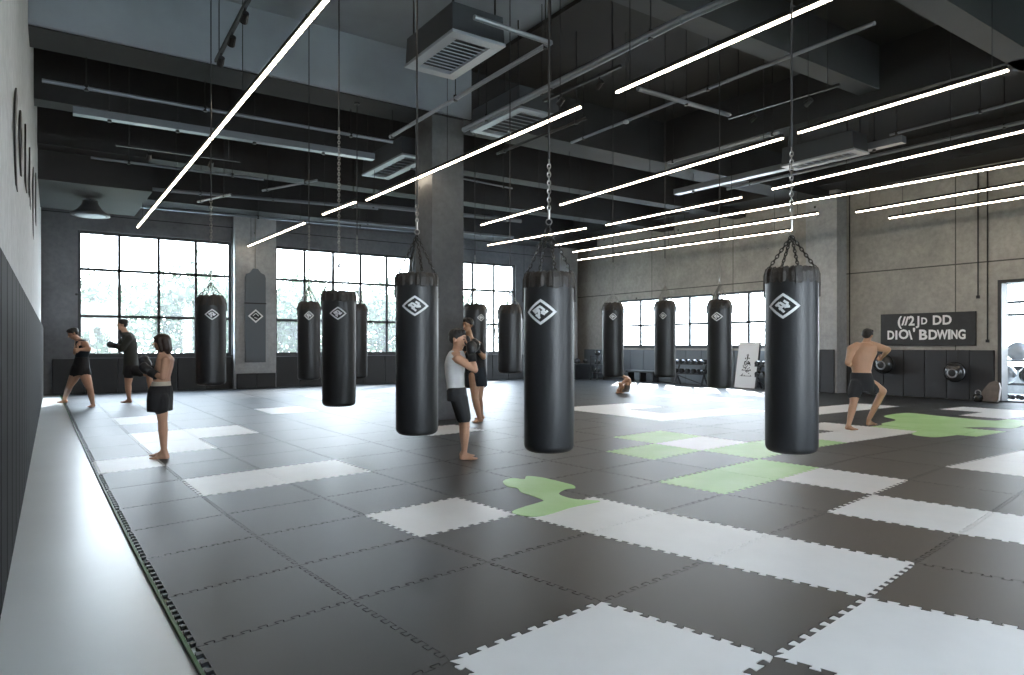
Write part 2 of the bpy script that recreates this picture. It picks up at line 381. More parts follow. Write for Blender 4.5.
def mat_poly(i, j, fine):
    A, B, D_, E_ = (i, j), (i+1, j), (i+1, j+1), (i, j+1)
    p = edge(A, B, fine)[:-1]+edge(B, D_, fine)[:-1]+edge(E_, D_, fine)[::-1][:-1]+edge(A, E_, fine)[::-1][:-1]
    n = len(p); gap = .0036; out = []
    for k in range(n):
        a, b, c = p[k-1], p[k], p[(k+1) % n]
        d1 = (b-a); d2 = (c-b); n1 = Vector((-d1.y, d1.x, 0)).normalized(); n2 = Vector((-d2.y, d2.x, 0)).normalized()
        nn = n1+n2
        nn = nn.normalized() if nn.length > 1e-4 else n1
        out.append(b+nn*gap)
    return out
fine_set = {(i, j) for r, (v, d, i, j) in enumerate(cells) if d < 11}
count = 0
for v, dist, i, j in cells:
    kind = 'white' if (i, j) in WHITE else 'green' if (i, j) in GREEN else 'dark'
    pts = mat_poly(i, j, True)
    if count < 300 and v == 0:
        c = sum(pts, Vector())/len(pts); bm = bmesh.new()
        poly_prism(bm, [(q.x-c.x, q.y-c.y) for q in pts], 0, .02)
        bm.normal_update(); bmesh.ops.triangulate(bm, faces=[f for f in bm.faces if len(f.verts) > 4])
        o = obj('foam_mat', bm, 'mat_'+kind); o.location = (c.x, c.y, -.02)
        lb, gr = label_of(kind, i, j); tag(o, lb, 'mat', gr); count += 1
    else:
        poly_prism(rest['mat_dark'], [(q.x, q.y) for q in pts], -.02, 0)
rest['mat_dark'].normal_update(); bmesh.ops.triangulate(rest['mat_dark'], faces=[f for f in rest['mat_dark'].faces if len(f.verts) > 4])
o = obj('foam_mat_field', rest['mat_dark'], 'mat_dark'); tag(o, 'remaining dark foam mats at the margins of the field', 'mat', kind='stuff')
# green edging strip along the left side
bm = bmesh.new(); pl = [G(0, j) for j in range(NJ+1)]
for p, q in zip(pl, pl[1:]):
    a = [(p.x-.038, p.y), (p.x-.021, p.y), (q.x-.021, q.y), (q.x-.038, q.y)]; poly_prism(bm, a, -.02, .002)
o = obj('mat_edging', bm, 'green_edge'); tag(o, 'thin green edging strip along the left side of the mats', 'edging')
# irregular green puzzle pieces lying on the mats
def blob(pxs, label, zt=.004):
    P = [at(x, y, FPX*(CAMZ-.004)/(y-HZ)) for x, y in pxs]; c = sum(P, Vector())/len(P); q = []
    for k in range(len(P)):
        a, b, cc, d = P[k-1], P[k], P[(k+1) % len(P)], P[(k+2) % len(P)]
        for s in range(5):
            t = s/5; q.append(.5*((2*b)+(cc-a)*t+(2*a-5*b+4*cc-d)*t*t+(3*b-a-3*cc+d)*t**3))
    bm = bmesh.new(); poly_prism(bm, [(p.x-c.x, p.y-c.y) for p in q], 0, zt)
    bm.normal_update(); bmesh.ops.triangulate(bm, faces=[f for f in bm.faces if len(f.verts) > 4])
    o = obj('green_mat_piece', bm, 'mat_green'); o.location = (c.x, c.y, .0005); tag(o, label, 'mat'); return o
blob([(503,481),(512,478),(524,479),(527,476),(540,477),(554,480),(562,482),(573,485),(575,488),(566,489),(559,493),(563,496),(575,499),(590,500),(600,501),(592,503),(572,507),(545,515),(527,516),(512,512),(523,507),(540,502),(543,500),(530,495),(521,492),(517,488),(507,486)], 'irregular green puzzle piece left of the diagonal white row')
blob([(884,416),(905,413),(921,414),(940,416),(985,420),(1020,422),(1015,428),(985,427),(960,428),(975,431),(962,434),(935,437),(912,434),(922,429),(900,427),(881,424),(896,420)], 'large irregular green piece on the mats right of the bare backed boxer')
# ------------------------------------------------------------------ wall pads
def pad_row(axis, a0, a1, w, z1, m, name_label, group, thick=.1, fixed=None, z0=0.0):
    n = max(1, round((a1-a0)/w)); w = (a1-a0)/n
    for k in range(n):
        c = a0+(k+.5)*w; hw = w/2-.008
        if axis == 'left':
            X = wl(c); bm = bx(.002, thick, -hw+.018, hw-.018, 0, z1-z0, bev=.018); loc = (X, c, z0); rz = -.015
            bm.transform(Matrix.Rotation(-.015, 4, 'Z'))
        elif axis == 'back': bm = bx(-hw, hw, -thick, -.002, 0, z1-z0, bev=.018); loc = (c, fixed, z0)
        else: bm = bx(-thick, -.002, -hw, hw, 0, z1-z0, bev=.018); loc = (fixed, c, z0)
        o = obj('wall_pad', bm, m); o.location = loc; tag(o, name_label, 'wall pad', group)
pad_row('left', 1.0, 24.8, .62, 2.05, 'pad_left', 'tall dark padded panel on the pale left wall', 'pads on the left wall', .06, z0=-.02)
pad_row('back', .35, 5.5, .86, 1.08, 'pad_dark', 'black padded panel under the left gridded window', 'pads under the left window', fixed=YB)
pad_row('back', 5.58, 6.9, .66, .52, 'pad_dark', 'low black padded panel at the foot of the hanging shield pilaster', 'pads at the pilaster', fixed=YB-.28)
pad_row('back', 6.98, 19.5, .86, 1.08, 'pad_dark', 'black padded panel low on the back wall right of the pilaster', 'pads on the back wall', fixed=YB)
pad_row('right', 7.75, 11.8, .58, 1.36, 'pad', 'charcoal padded panel below the lettered sign', 'pads below the sign', .1, fixed=XR)
pad_row('right', 11.9, 12.85, .475, 1.36, 'pad', 'charcoal padded panel on the right wall pilaster', 'pads on the right pilaster', .06, fixed=XR-.55)
pad_row('right', 12.95, 24.4, .78, 1.3, 'pad_grey', 'grey padded panel under the low windows', 'pads under the low windows', .1, fixed=XR)

# ------------------------------------------------------------------ outside
struct('ground', bx(-40, 90, -25, 90, -.6, -.25), 'ground', 'pale ground outside the windows')
def tree(x, y, hgt, r, label, gr):
    e = empty('tree', (x, y, -.25)); tag(e, label, 'tree', gr)
    bm = bmesh.new(); tube(bm, (0, 0, 0), (0, 0, hgt*.5), .13, 8, .07)
    for k in range(4):
        a = k*1.6; tube(bm, (0, 0, hgt*(.3+.05*k)), (math.cos(a)*r*.5, math.sin(a)*r*.5, hgt*.62), .05, 6, .02)
    obj('trunk', bm, 'bark', e)
    bm = bmesh.new()
    for k in range(2600):
        u = random.uniform(-1, 1); a = random.uniform(0, 2*PI); q = random.random()**.4
        s = math.sqrt(1-u*u); wob = 1+.25*math.sin(3*a+x)+.15*math.sin(7*u+y)
        p = Vector((math.cos(a)*s*r*q*wob, math.sin(a)*s*r*q*wob, hgt*.58+u*hgt*.42*q*wob))
        u1 = Vector((random.uniform(-1,1), random.uniform(-1,1), random.uniform(-1,1))).normalized(); v1 = u1.orthogonal().normalized()
        L_ = random.uniform(.10, .24)
        bm.faces.new([bm.verts.new(p+u1*L_), bm.verts.new(p+v1*L_*.5), bm.verts.new(p-u1*L_), bm.verts.new(p-v1*L_*.5)])
    obj('crown', bm, 'leaf', e)
k = 0
for x, y, hh, r in [(0.9,30.5,4.2,1.7),(5.2,30.8,5.2,1.9),(9.6,31,4.6,1.7),(7.2,36.5,5.4,2.1),(14.0,31.5,5.0,1.8),(2.6,36.2,5.0,2.0),(18.6,32.5,4.6,1.9),(23.4,32.5,4.4,1.8),(-3.2,32.5,4.4,1.7),(12.0,37,5.6,2.0)]:
    tree(x, y, hh, r, 'pale green leafy tree outside the back windows', 'trees outside the back windows')

# ------------------------------------------------------------------ punching bags
def emblem(parent, R, z, ang, w, hgt, variant):
    "diamond badge wrapped on the bag, 0 angle faces local -Y"
    def P(x, y, r): a = ang+x/R; return Vector((math.sin(a)*r, -math.cos(a)*r, z+y))
    def patch(bm, poly, r0, r1):
        # fan of thin curved pieces between a polygon and its centre
        cx = sum(p[0] for p in poly)/len(poly); cy = sum(p[1] for p in poly)/len(poly); n = len(poly); K = 4
        for k in range(n):
            a, b = poly[k], poly[(k+1) % n]
            for s in range(K):
                f0, f1 = s/K, (s+1)/K
                q = [(cx+(a[0]-cx)*f0, cy+(a[1]-cy)*f0), (cx+(a[0]-cx)*f1, cy+(a[1]-cy)*f1), (cx+(b[0]-cx)*f1, cy+(b[1]-cy)*f1), (cx+(b[0]-cx)*f0, cy+(b[1]-cy)*f0)]
                if s == 0: q = q[:3]
                top = [bm.verts.new(P(x, y, r1)) for x, y in q]; bm.faces.new(top)
            lo = [bm.verts.new(P(*a, r0)), bm.verts.new(P(*b, r0)), bm.verts.new(P(*b, r1)), bm.verts.new(P(*a, r1))]; bm.faces.new(lo)
    def dia(s, dip=.0):
        q = []
        c = [(-w/2*s, 0), (0, -hgt/2*s), (w/2*s, 0), (0, hgt/2*s)]
        for k in range(4):
            a, b = c[k], c[(k+1) % 4]
            for t in range(4):
                f = t/4; x, y = a[0]+(b[0]-a[0])*f, a[1]+(b[1]-a[1])*f; g_ = 1-dip*math.sin(PI*f); q.append((x*g_, y*g_))
        return q
    bm = bmesh.new(); patch(bm, dia(1, -.06), R, R+.004); e = obj('emblem', bm, 'white_print', parent); e['label'] = 'white diamond badge'
    bm = bmesh.new(); patch(bm, dia(.77, -.04), R+.003, R+.006); f = obj('emblem_field', bm, 'black_print', e)
    bm = bmesh.new()
    S = [[(-.55,.05,-.20,.34),(-.2,.34,.02,.5),(-.42,-.1,-.1,.2),(-.1,.2,-.1,-.45),(.02,.42,.3,.12),(.3,.12,.05,-.05),(.05,-.05,.32,-.22),(.5,.1,.3,-.1),(-.32,-.22,-.02,-.55)],
         [(-.5,.0,-.2,.3),(-.2,.3,.1,.05),(.1,.05,-.25,-.3),(.05,.45,.35,.2),(.35,.2,.1,-.1),(.1,-.1,.45,-.05),(-.1,-.3,.1,-.55),(-.4,.1,-.15,-.1)]][variant % 2]
    for x0, y0, x1, y1 in S:
        a = Vector((x0*w/2*.9, y0*hgt/2*.9)); b = Vector((x1*w/2*.9, y1*hgt/2*.9)); d = (b-a).normalized(); nrm = Vector((-d.y, d.x))*w*.036
        patch(bm, [tuple(a-nrm), tuple(b-nrm), tuple(b+nrm), tuple(a+nrm)], R+.005, R+.009)
    obj('emblem_glyph', bm, 'white_print', e)
def bag(cx, wpx, ytop, ybot, yapex, label, dia=.38, ychain=None, mark=None, variant=0, zc=7.2, near=False, ropes=True):
    D = dia*FPX/wpx; R = dia/2
    ax = at(cx, HZ, D)
    Z = lambda y: CAMZ+(HZ-y)*D/FPX
    zb, zt, za = Z(ybot), Z(ytop), Z(yapex); zch = Z(ychain) if ychain else zc
    H = zt-zb
    zc = topz(ax.x, ax.y); zch = Z(ychain) if ychain else zc
    toc = math.atan2(ax.x, -ax.y)   # rotate local -Y towards the camera
    e = empty('punching_bag', (ax.x, ax.y, zb), math.atan2(-ax.x, ax.y)); tag(e, label, 'punching bag', None)
    n = 48 if near else 24
    bm = bmesh.new(); rr = R*.34
    prof = [(R*.02, .012), (R*.5, .002), (R-rr, 0)]+[(R-rr+rr*math.sin(a), rr*.8-rr*.8*math.cos(a)) for a in (.3,.6,.9,1.2,1.57)]
    prof += [(R*1.004, H*.3), (R*1.01, H*.6), (R, H-.10), (R*.995, H-.05), (R*.97, H-.02), (R*.90, H)] if near else [(R*1.004, H*.3), (R*1.01, H*.6), (R, H-.16), (R*.98, H-.10), (R*.91, H-.045), (R*.78, H-.01), (R*.6, H)]
    lathe(bm, prof+[(R*.05, H+.004)], n); obj('bag_body', bm, 'bag', e, smooth=True)
    # gathered strap collar around the top
    bm = bmesh.new(); nn = 64 if near else 32; rings = []
    for z, q in (((H-.085, 1.008), (H-.05, 1.016), (H-.01, 1.0), (H+.022, .93), (H+.03, .8), (H+.012, .7)) if near else ((H-.12, 1.0), (H-.07, .965), (H-.02, .86), (H+.015, .72), (H+.02, .6), (H+.005, .5))):
        rings.append([Vector(((R*q+(.006 if k % 4 < 2 else -.003))*math.cos(2*PI*k/nn), (R*q+(.006 if k % 4 < 2 else -.003))*math.sin(2*PI*k/nn), z+(.008*math.sin(k*2.1)))) for k in range(nn)])
    ring_loft(bm, rings); obj('strap_collar', bm, 'bag_top', e, smooth=False)
    for k in range(4):
        a = math.radians((8, 172, 118, 285)[k]); d = Vector((math.cos(a), math.sin(a), 0)); t = Vector((-d.y, d.x, 0))
        bm = bmesh.new(); w = .022
        ring_loft(bm, [[d*(R*q0+o1)+t*s*w+UP*z for o1, s in ((0,-1),(0,1),(.008,1),(.008,-1))] for q0, z in ((1.012, H-(.19 if k < 3 else .1)), (1.02, H-.09), (1.01 if near else .9, H-.02), (.93 if near else .72, H+.03))])
        obj('strap', bm, 'bag_top', e)
        bm = bmesh.new(); top = Vector((0, 0, za-zb-.03)); p0 = d*R*(.92 if near else .7)+UP*(H+.02)
        chain(bm, p0, top, .038 if near else .05, .0045 if near else .006, 10 if near else 6, 5 if near else 4)
        obj('suspension_chain', bm, 'dark_chain' if near else 'steel', e)
    bm = bmesh.new(); top = Vector((0, 0, za-zb)); torus(bm, top, UP, Vector((1,0,0)), .022, .005, 14, 6)
    tube(bm, top+UP*.02, top+UP*.09, .011, 10); obj('swivel_ring', bm, 'steel', e)
    bm = bmesh.new(); chain(bm, top+UP*.09, Vector((0, 0, zch-zb)), .042 if near else .055, .005 if near else .006, 10 if near else 6, 5 if near else 4)
    obj('hanging_chain', bm, 'steel', e)
    if zch < zc-.05:
        bm = bmesh.new(); tube(bm, (0, 0, zch-zb-.01), (0, 0, zc-zb-.02), .008, 8); obj('cable', bm, 'black_metal', e)
    bm = bmesh.new(); tube(bm, (0, 0, zc-zb-.03), (0, 0, zc-zb-.001), .06, 12); obj('ceiling_mount', bm, 'black_metal', e)
    if mark:
        mx, my, mw, mh = mark; off = (mx-cx)*D/FPX
        emblem(e, R*1.006, Z(my)-zb, math.asin(max(-.9, min(.9, off/R))), mw*D/FPX*1.05, mh*D/FPX, variant)
    return e
bag(549, 50, 277, 451, 222, 'black punching bag with white diamond badge hanging in the centre, largest of the middle row', near=True, ychain=160, mark=(541, 313, 30, 25), zc=7.2)
bag(791.5, 50, 272, 452, 232, 'large black punching bag with white diamond badge, rightmost, near the bare backed boxer', near=True, ychain=148, mark=(784, 307, 30, 25), variant=1)
bag(417, 42, 277, 434, 232, 'large black punching bag hanging just left of the column, beside the boxer in white', near=True, ychain=205, mark=(415, 307, 26, 20), variant=1)
bag(339, 33, 294, 406, 262, 'black punching bag with silver badge in front of the middle window, lower than its neighbours', ychain=128, mark=(338, 314, 16, 13), near=True)
bag(211, 28, 297, 385, 281, 'black punching bag in front of the left gridded window, beside the hanging shield', ychain=200, mark=(212, 315, 13, 11))
bag(309, 22, 303, 380, 285, 'small black punching bag between the hanging shield and the lower bag', ychain=225, mark=(309, 316, 9, 9))
bag(357, 20, 305, 378, 290, 'black punching bag half hidden behind the bag in front of the middle window', ychain=235)
bag(475, 24, 305, 388, 286, 'black punching bag behind the boxer in white, right of the column', dia=.52, ychain=255, mark=(481, 318, 8, 7))
bag(510, 24, 306, 373, 290, 'plain black punching bag without badge in front of the far right window pane', ychain=270)
bag(613, 21, 304, 377, 292, 'black punching bag behind the crouching figure', ychain=262, mark=(613, 317, 7, 7))
bag(665, 21, 302, 377, 284, 'black punching bag in front of the low windows, above the dumbbell rack', ychain=258, mark=(663, 316, 7, 7))
bag(719.5, 24, 301, 388, 283, 'black punching bag hanging next to the leaning white board', ychain=240, mark=(717, 317, 11, 9))
# flat shield on the pilaster
e = empty('hanging_shield', (back_x(255, YB-.3), YB-.30, 1.0)); tag(e, 'flat dark grey shield shaped bag hanging against the concrete pilaster', 'striking shield')
w2, z0, z1 = .34, -.1, 2.95
pts = [(-w2, z0), (w2, z0), (w2, z1-.12), (w2-.04, z1), (w2-.16, z1+.05), (.12, z1+.13), (.08, z1+.19), (-.08, z1+.19), (-.12, z1+.13), (-w2+.16, z1+.05), (-w2+.04, z1), (-w2, z1-.12)]
bm = bmesh.new(); poly_prism(bm, pts, 0, .09); bm.transform(Matrix.Rotation(PI/2, 4, 'X')); obj('shield_panel', bm, 'pad_grey', e)
bm = bmesh.new(); box(bm, -w2-.015, w2+.015, -.105, -.0, 1.92, 1.96); obj('belt', bm, 'black_metal', e)
bm = bmesh.new(); poly_prism(bm, [(-.26, 1.5), (0, 1.26), (.26, 1.5), (0, 1.74)], .09, .10); bm.transform(Matrix.Rotation(PI/2, 4, 'X')); q = obj('emblem', bm, 'white_print', e); q['label'] = 'white diamond badge'
bm = bmesh.new(); poly_prism(bm, [(-.19, 1.5), (0, 1.33), (.19, 1.5), (0, 1.67)], .10, .105); bm.transform(Matrix.Rotation(PI/2, 4, 'X')); obj('emblem_field', bm, 'black_print', q)
bm = bmesh.new()
for a_, b_ in (((-.1,1.5),(0,1.6)),((0,1.6),(.1,1.5)),((-.05,1.45),(.05,1.42))):
    bar(bm, (a_[0], a_[1], .106), (b_[0], b_[1], .106), .025, .006)
bm.transform(Matrix.Rotation(PI/2, 4, 'X')); obj('emblem_glyph', bm, 'white_print', q)
bm = bmesh.new(); chain(bm, (0, -.05, z1+.18), (0, -.05, 4.9), .06, .008, 6, 4); obj('hanging_chain', bm, 'steel', e)

# ------------------------------------------------------------------ light strips
def strip(p, q, label, wires=2, Z=4.9):
    p, q = Vector(p), Vector(q)
    e = empty('light_strip', ((p+q)/2).to_tuple()); tag(e, label, 'light strip'); c = (p+q)/2
    bm = bmesh.new(); bar(bm, p-c+UP*.028, q-c+UP*.028, .05, .05); obj('housing', bm, 'black_metal', e)
    bm = bmesh.new(); bar(bm, p-c-UP*.012, q-c-UP*.006, .036, .02); obj('diffuser', bm, 'light', e)
    for k in range(wires):
        t = .06+.88*k/max(1, wires-1); a = p.lerp(q, t)-c
        bm = bmesh.new(); tube(bm, a+UP*.05, a+UP*(topz((a+c).x, (a+c).y)-Z), .006, 5); obj('suspension_wire', bm, 'black_metal', e)
def sl(a, b, label, wires=2): strip((*atz(*a, 4.9)[:2], 4.9), (*atz(*b, 4.9)[:2], 4.9), label, wires)
def sx(X0, Y0, X1, Y1, label, wires=2): strip((X0, Y0, 4.9), (X1, Y1, 4.9), label, wires)
sx(2.36, 22.4, 2.33, 3.2, 'long glowing strip over the left of the mats, leftmost of the strips', 4)
sx(6.38, 2.6, 6.4, 6.8, 'glowing strip crossing the top edge of the picture right of centre', 2)
sx(6.36, 7.5, 6.34, 15.2, 'glowing strip passing in front of the column', 3)
sx(6.2, 15.5, 6.1, 17.5, 'very short glowing strip left of the column', 2)
sx(6.1, 19.0, 5.95, 24.6, 'short glowing strip ending above the bag by the left window', 2)
sx(9.85, 3.5, 10.02, 6.45, 'glowing strip at upper right whose near end hangs free', 2)
sx(10.05, 6.75, 10.42, 13.05, 'glowing strip behind the cable of the right bag, aimed at the column', 3)
sx(10.25, 13.5, 10.32, 16.5, 'short glowing strip right of the column at middle height', 2)
sx(12.7, 1.8, 13.17, 9.1, 'glowing strip entering at the right edge, upper one', 3)
sx(13.3, 10.0, 13.25, 14.5, 'middling glowing strip over the bags by the low windows', 2)
sx(13.1, 15.2, 12.6, 19.7, 'faint glowing strip above the bag without badge', 2)
sx(15.2, 3.0, 14.5, 18.4, 'very long thin glowing strip below the upper right one', 4)
sx(16.55, 10.1, 16.1, 19.4, 'thin glowing strip in front of the corner pilaster', 3)
sx(18.3, 12.0, 17.75, 21.1, 'lowest thin glowing strip above the low windows', 3)
sx(17.2, 9.45, 16.95, 3.5, 'thin glowing strip above the lettered sign, upper of two', 2)
sx(18.75, 9.4, 18.55, 3.5, 'thin glowing strip above the lettered sign, lower of two', 2)

# ------------------------------------------------------------------ services under the ceiling
def pipe(pts, r, label, hang=(), m='pipe', name='pipe', cat='pipe', ztop=ZC, square=False):
    P = [Vector(p) for p in pts]; c = sum(P, Vector())/len(P)
    e = empty(name, c.to_tuple()); tag(e, label, cat)
    bm = bmesh.new()
    for a, b in zip(P, P[1:]):
        if square: bar(bm, a-c, b-c, r*2, r*1.4)
        else: tube(bm, a-c, b-c, r, 8)
    for a in P[1:-1]: ball(bm, a-c, r*1.25, 1)
    obj('run', bm, m, e)
    for t in hang:
        a = P[0].lerp(P[-1], t)
        if len(P) > 2: a = P[0].lerp(P[1], t)
        bm = bmesh.new(); tube(bm, a-c+UP*r*.8, Vector((a.x, a.y, topz(a.x, a.y)))-c, .008, 5); tube(bm, a-c-UP*(r+.012), a-c+UP*(r+.02), min(r*1.3, .035), 8); obj('hanger', bm, 'black_metal', e)
z5 = 5.6
pipe([(.05, 12.9, z5), (5.9, 12.8, z5)], .032, 'thin grey pipe crossing the room left of the column, highest', (.1, .4, .85), ztop=ZC)
pipe([(.5, 14.2, z5-.02), (6.0, 14.0, z5-.02)], .09, 'wide pale cable tray crossing left of the column', (.1, .3, .55, .8), square=True, name='cable_tray', cat='cable tray')
pipe([(.95, 17.6, z5), (4.6, 17.5, z5)], .03, 'short thin pipe under the cable tray', (.2, .8))
pipe([(1.0, 20.0, z5-.1), (8.2, 18.8, z5-.1)], .045, 'pipe above the top of the left gridded window', (.1, .35, .6, .9), ztop=ZC)
pipe([(.25, 23.2, z5), (11.4, 22.4, z5)], .035, 'lowest thin pipe running along the back wall to the column', (.15, .5, .8), ztop=ZC)
pipe([(5.71, 12.5, z5), (5.72, 7.38, z5), (4.49, 7.34, z5)], .035, 'bent pipe framing the square air conditioner', (.02, .5, .98), ztop=ZC)
pipe([(6.68, 11.3, z5), (6.67, 5.9, z5), (6.9, 3.8, z5)], .05, 'thick pipe running above the middle light strip', (.15, .5, .9), ztop=ZC)
pipe([(6.95, 11.3, z5+.12), (6.9, 4.2, z5+.12)], .03, 'thin pipe beside the thick pipe above the middle light strip', (.3, .8), ztop=ZC)
pipe([(9.33, 11.3, z5+.2), (9.24, 7.2, z5+.2), (9.2, 4.8, z5+.2)], .03, 'thin pipe high between the second and third light rows', (.1, .9))
pipe([(7.9, 7.9, z5), (10.15, 7.88, z5)], .04, 'short cross pipe leading to the lamp track', (.5,))
pipe([(13.69, 6.85, z5), (13.58, 4.2, z5)], .025, 'thin pipe at the upper right below the beam', (.05, .6), ztop=6.1)
pipe([(14.45, 13.0, z5+.1), (14.55, 7.0, z5+.1)], .10, 'grey square duct above the thin light strips on the right', (.1, .9), square=True, name='duct', cat='duct')
pipe([(6.7, 13.6, 5.35), (9.6, 13.9, 5.35)], .02, 'thin cross pipe right of the column', (.1, .9))
pipe([(7.0, 17.6, 5.3), (12.2, 17.2, 5.3)], .06, 'dark cross pipe behind the cable of the centre bag', (.1, .5, .9))
pipe([(7.2, 20.5, 5.35), (14.0, 20.2, 5.35)], .045, 'far cross pipe above the right gridded window', (.2, .8), ztop=ZC)
pipe([(11.1, 10.2, 5.4), (11.2, 7.6, 5.4)], .03, 'short pipe with drop rods over the third light row', (.05, .95))
pipe([(16.0, 12.5, 5.9), (16.0, 5.0, 5.9)], .04, 'pipe near the ceiling above the long thin strips', (.1, .9))
pipe([(7.9, 12.0, 5.5), (7.95, 9.2, 5.5)], .03, 'short dark rail between second and third light rows', (.1, .9), m='black_metal')
pipe([(5.3, 15.6, 5.3), (4.55, 17.4, 5.3)], .03, 'slanting short pipe left of the column', (.2, .9))
pipe([(3.9, 17.8, 5.2), (3.4, 19.2, 5.2)], .03, 'slanting short pipe with a bracket above the chain', (.2, .9))
def track(p, q, n, label):
    p, q = Vector(p), Vector(q); c = (p+q)/2; e = empty('lamp_track', c.to_tuple()); tag(e, label, 'track light')
    bm = bmesh.new(); bar(bm, p-c, q-c, .05, .04); obj('track', bm, 'black_metal', e)
    for k in range(2):
        a = p.lerp(q, .1+.8*k)-c; bm = bmesh.new(); tube(bm, a, a+UP*(topz((a+c).x, (a+c).y)-p.z), .008, 5); obj('hanger', bm, 'black_metal', e)
    for k in range(n):
        a = p.lerp(q, (k+.5)/n)-c; bm = bmesh.new(); tube(bm, a-UP*.02, a-UP*.09, .012, 6); tube(bm, a+Vector((.0,-.05,-.10)), a+Vector((.0,.07,-.16)), .04, 10, .05); obj('spotlight', bm, 'black_metal', e)
track((2.05, 8.3, 5.6), (2.12, 10.6, 5.6), 3, 'black lamp track with spotlights at the upper left')
track((1.2, 14.8, 5.25), (3.4, 14.7, 5.25), 2, 'black lamp track hanging under the cable tray')
track((10.15, 7.9, 5.55), (10.27, 5.9, 5.55), 2, 'black double lamp track behind the right bag cable')
track((7.0, 9.2, 5.6), (7.05, 7.4, 5.6), 2, 'black lamp track next to the middle light strip')
def cassette(x0, x1, y0, y1, z, label, hh=.42, slats=11):
    cx, cy = (x0+x1)/2, (y0+y1)/2; w, d = (x1-x0)/2, (y1-y0)/2
    e = empty('air_conditioner', (cx, cy, z)); tag(e, label, 'air conditioner')
    bm = bmesh.new(); ring_loft(bm, [[Vector((sx_*w*q, sy*d*q, zz)) for sx_, sy in ((-1,-1),(1,-1),(1,1),(-1,1))] for q, zz in ((.97, .045), (.97, .10), (.94, hh))])
    obj('casing', bm, 'ac_body', e)
    bm = bmesh.new(); f = .16
    for a in ((-w, w, -d, -d+f), (-w, w, d-f, d), (-w, -w+f, -d+f, d-f), (w-f, w, -d+f, d-f)): box(bm, *a, 0, .045, bev=.008)
    obj('bezel', bm, 'ac_grille', e)
    for k in range(slats):
        y = -d+f+(k+.5)*(2*d-2*f)/slats; bm = bmesh.new(); vs = box(bm, -w+f, w-f, -.028, .028, -.006, .006)
        bm.transform(Matrix.Translation((0, y, .025)) @ Matrix.Rotation(.5, 4, 'X')); obj('slat', bm, 'ac_grille', e)
    for sx_ in (-1, 1):
        for sy in (-1, 1):
            bm = bmesh.new(); tube(bm, (sx_*w*.8, sy*d*.8, hh-.02), (sx_*w*.8, sy*d*.8, topz(cx+sx_*w*.8, cy+sy*d*.8)-z), .012, 6); obj('hanger', bm, 'black_metal', e)
cassette(4.46, 5.3, 7.83, 9.27, 5.6, 'square louvred air conditioner at top centre, nearest the camera')
cassette(6.85, 7.75, 9.7, 11.35, 5.6, 'louvred air conditioner right of the column under the thick pipe', slats=8)
cassette(6.3, 7.0, 13.2, 15.4, 5.5, 'air conditioner low beside the left face of the column', slats=8)
cassette(13.75, 14.35, 7.6, 9.3, 5.5, 'air conditioner partly behind the cable of the right bag', slats=8)
# pendant shade in the far left corner
e = empty('pendant_lamp', (1.15, 21.5, 4.95)); tag(e, 'dark funnel shaped pendant lamp in the far left corner', 'lamp')
bm = bmesh.new(); lathe(bm, [(.46, 0), (.47, .03), (.30, .16), (.20, .30), (.17, .40), (.02, .42)], 28); obj('lamp_shade', bm, 'ac_body', e, True)
bm = bmesh.new(); lathe(bm, [(.30, -.02), (.36, 0), (.30, .02)], 24); obj('diffuser', bm, 'ac_grille', e)
bm = bmesh.new(); tube(bm, (0, 0, .4), (0, 0, .46), .02, 8); obj('cord', bm, 'black_metal', e)
# smoke detector like sensors hanging on rods
for x, y, z, lb in ((8.7, 9.0, 5.5, 'small round sensor on a rod above the third light row'), (11.6, 4.7, 6.3, 'small round sensor on a rod at the upper right'), (7.1, 11.4, 5.9, 'small pointed sensor on a rod right of the column')):
    e = empty('sensor', (x, y, z)); tag(e, lb, 'sensor'); bm = bmesh.new(); tube(bm, (0, 0, .03), (0, 0, topz(x, y)-z), .008, 6); obj('rod', bm, 'black_metal', e)
    bm = bmesh.new(); lathe(bm, [(.01, -.03), (.05, -.01), (.055, .02), (.02, .05)], 14); obj('sensor_head', bm, 'ac_grille', e, True)

# ------------------------------------------------------------------ writing
def text_mesh(body, size, extrude, m, name, parent=None, off=.03):
    cu = bpy.data.curves.new(name, 'FONT'); cu.body = body; cu.size = size; cu.extrude = extrude; cu.align_x = 'CENTER'; cu.align_y = 'CENTER'; cu.resolution_u = 3; cu.offset = size*off
    t = bpy.data.objects.new(name, cu); C.objects.link(t); bpy.context.view_layer.update()
    dg = bpy.context.evaluated_depsgraph_get(); me = bpy.data.meshes.new_from_object(t.evaluated_get(dg))
    bpy.data.objects.remove(t); me.materials.clear(); me.materials.append(M[m])
    o = bpy.data.objects.new(name, me); C.objects.link(o); o.parent = parent; return o
ya, yb = right_y(976, XR-.04), right_y(881, XR-.04)
sg = empty('wall_sign', (XR-.002, (ya+yb)/2, 1.95)); tag(sg, 'black rectangular sign with two lines of white letters on the concrete wall', 'sign')
hw = (yb-ya)/2
obj('sign_panel', bx(-.06, 0, -hw, hw, -.47, .47, bev=.008), 'sign', sg)
RT = Matrix.Rotation(-PI/2, 4, 'Z') @ Matrix.Rotation(PI/2, 4, 'X')
def sign_word(s, y, z, size, sxx=1.0, tilt=0):
    t = text_mesh(s, size, .006, 'white_print', 'lettering', sg)
    t.data.transform(Matrix.Translation((-.062, y, z)) @ RT @ Matrix.Rotation(tilt, 4, 'Z') @ Matrix.Diagonal((sxx, 1, 1, 1))); return t
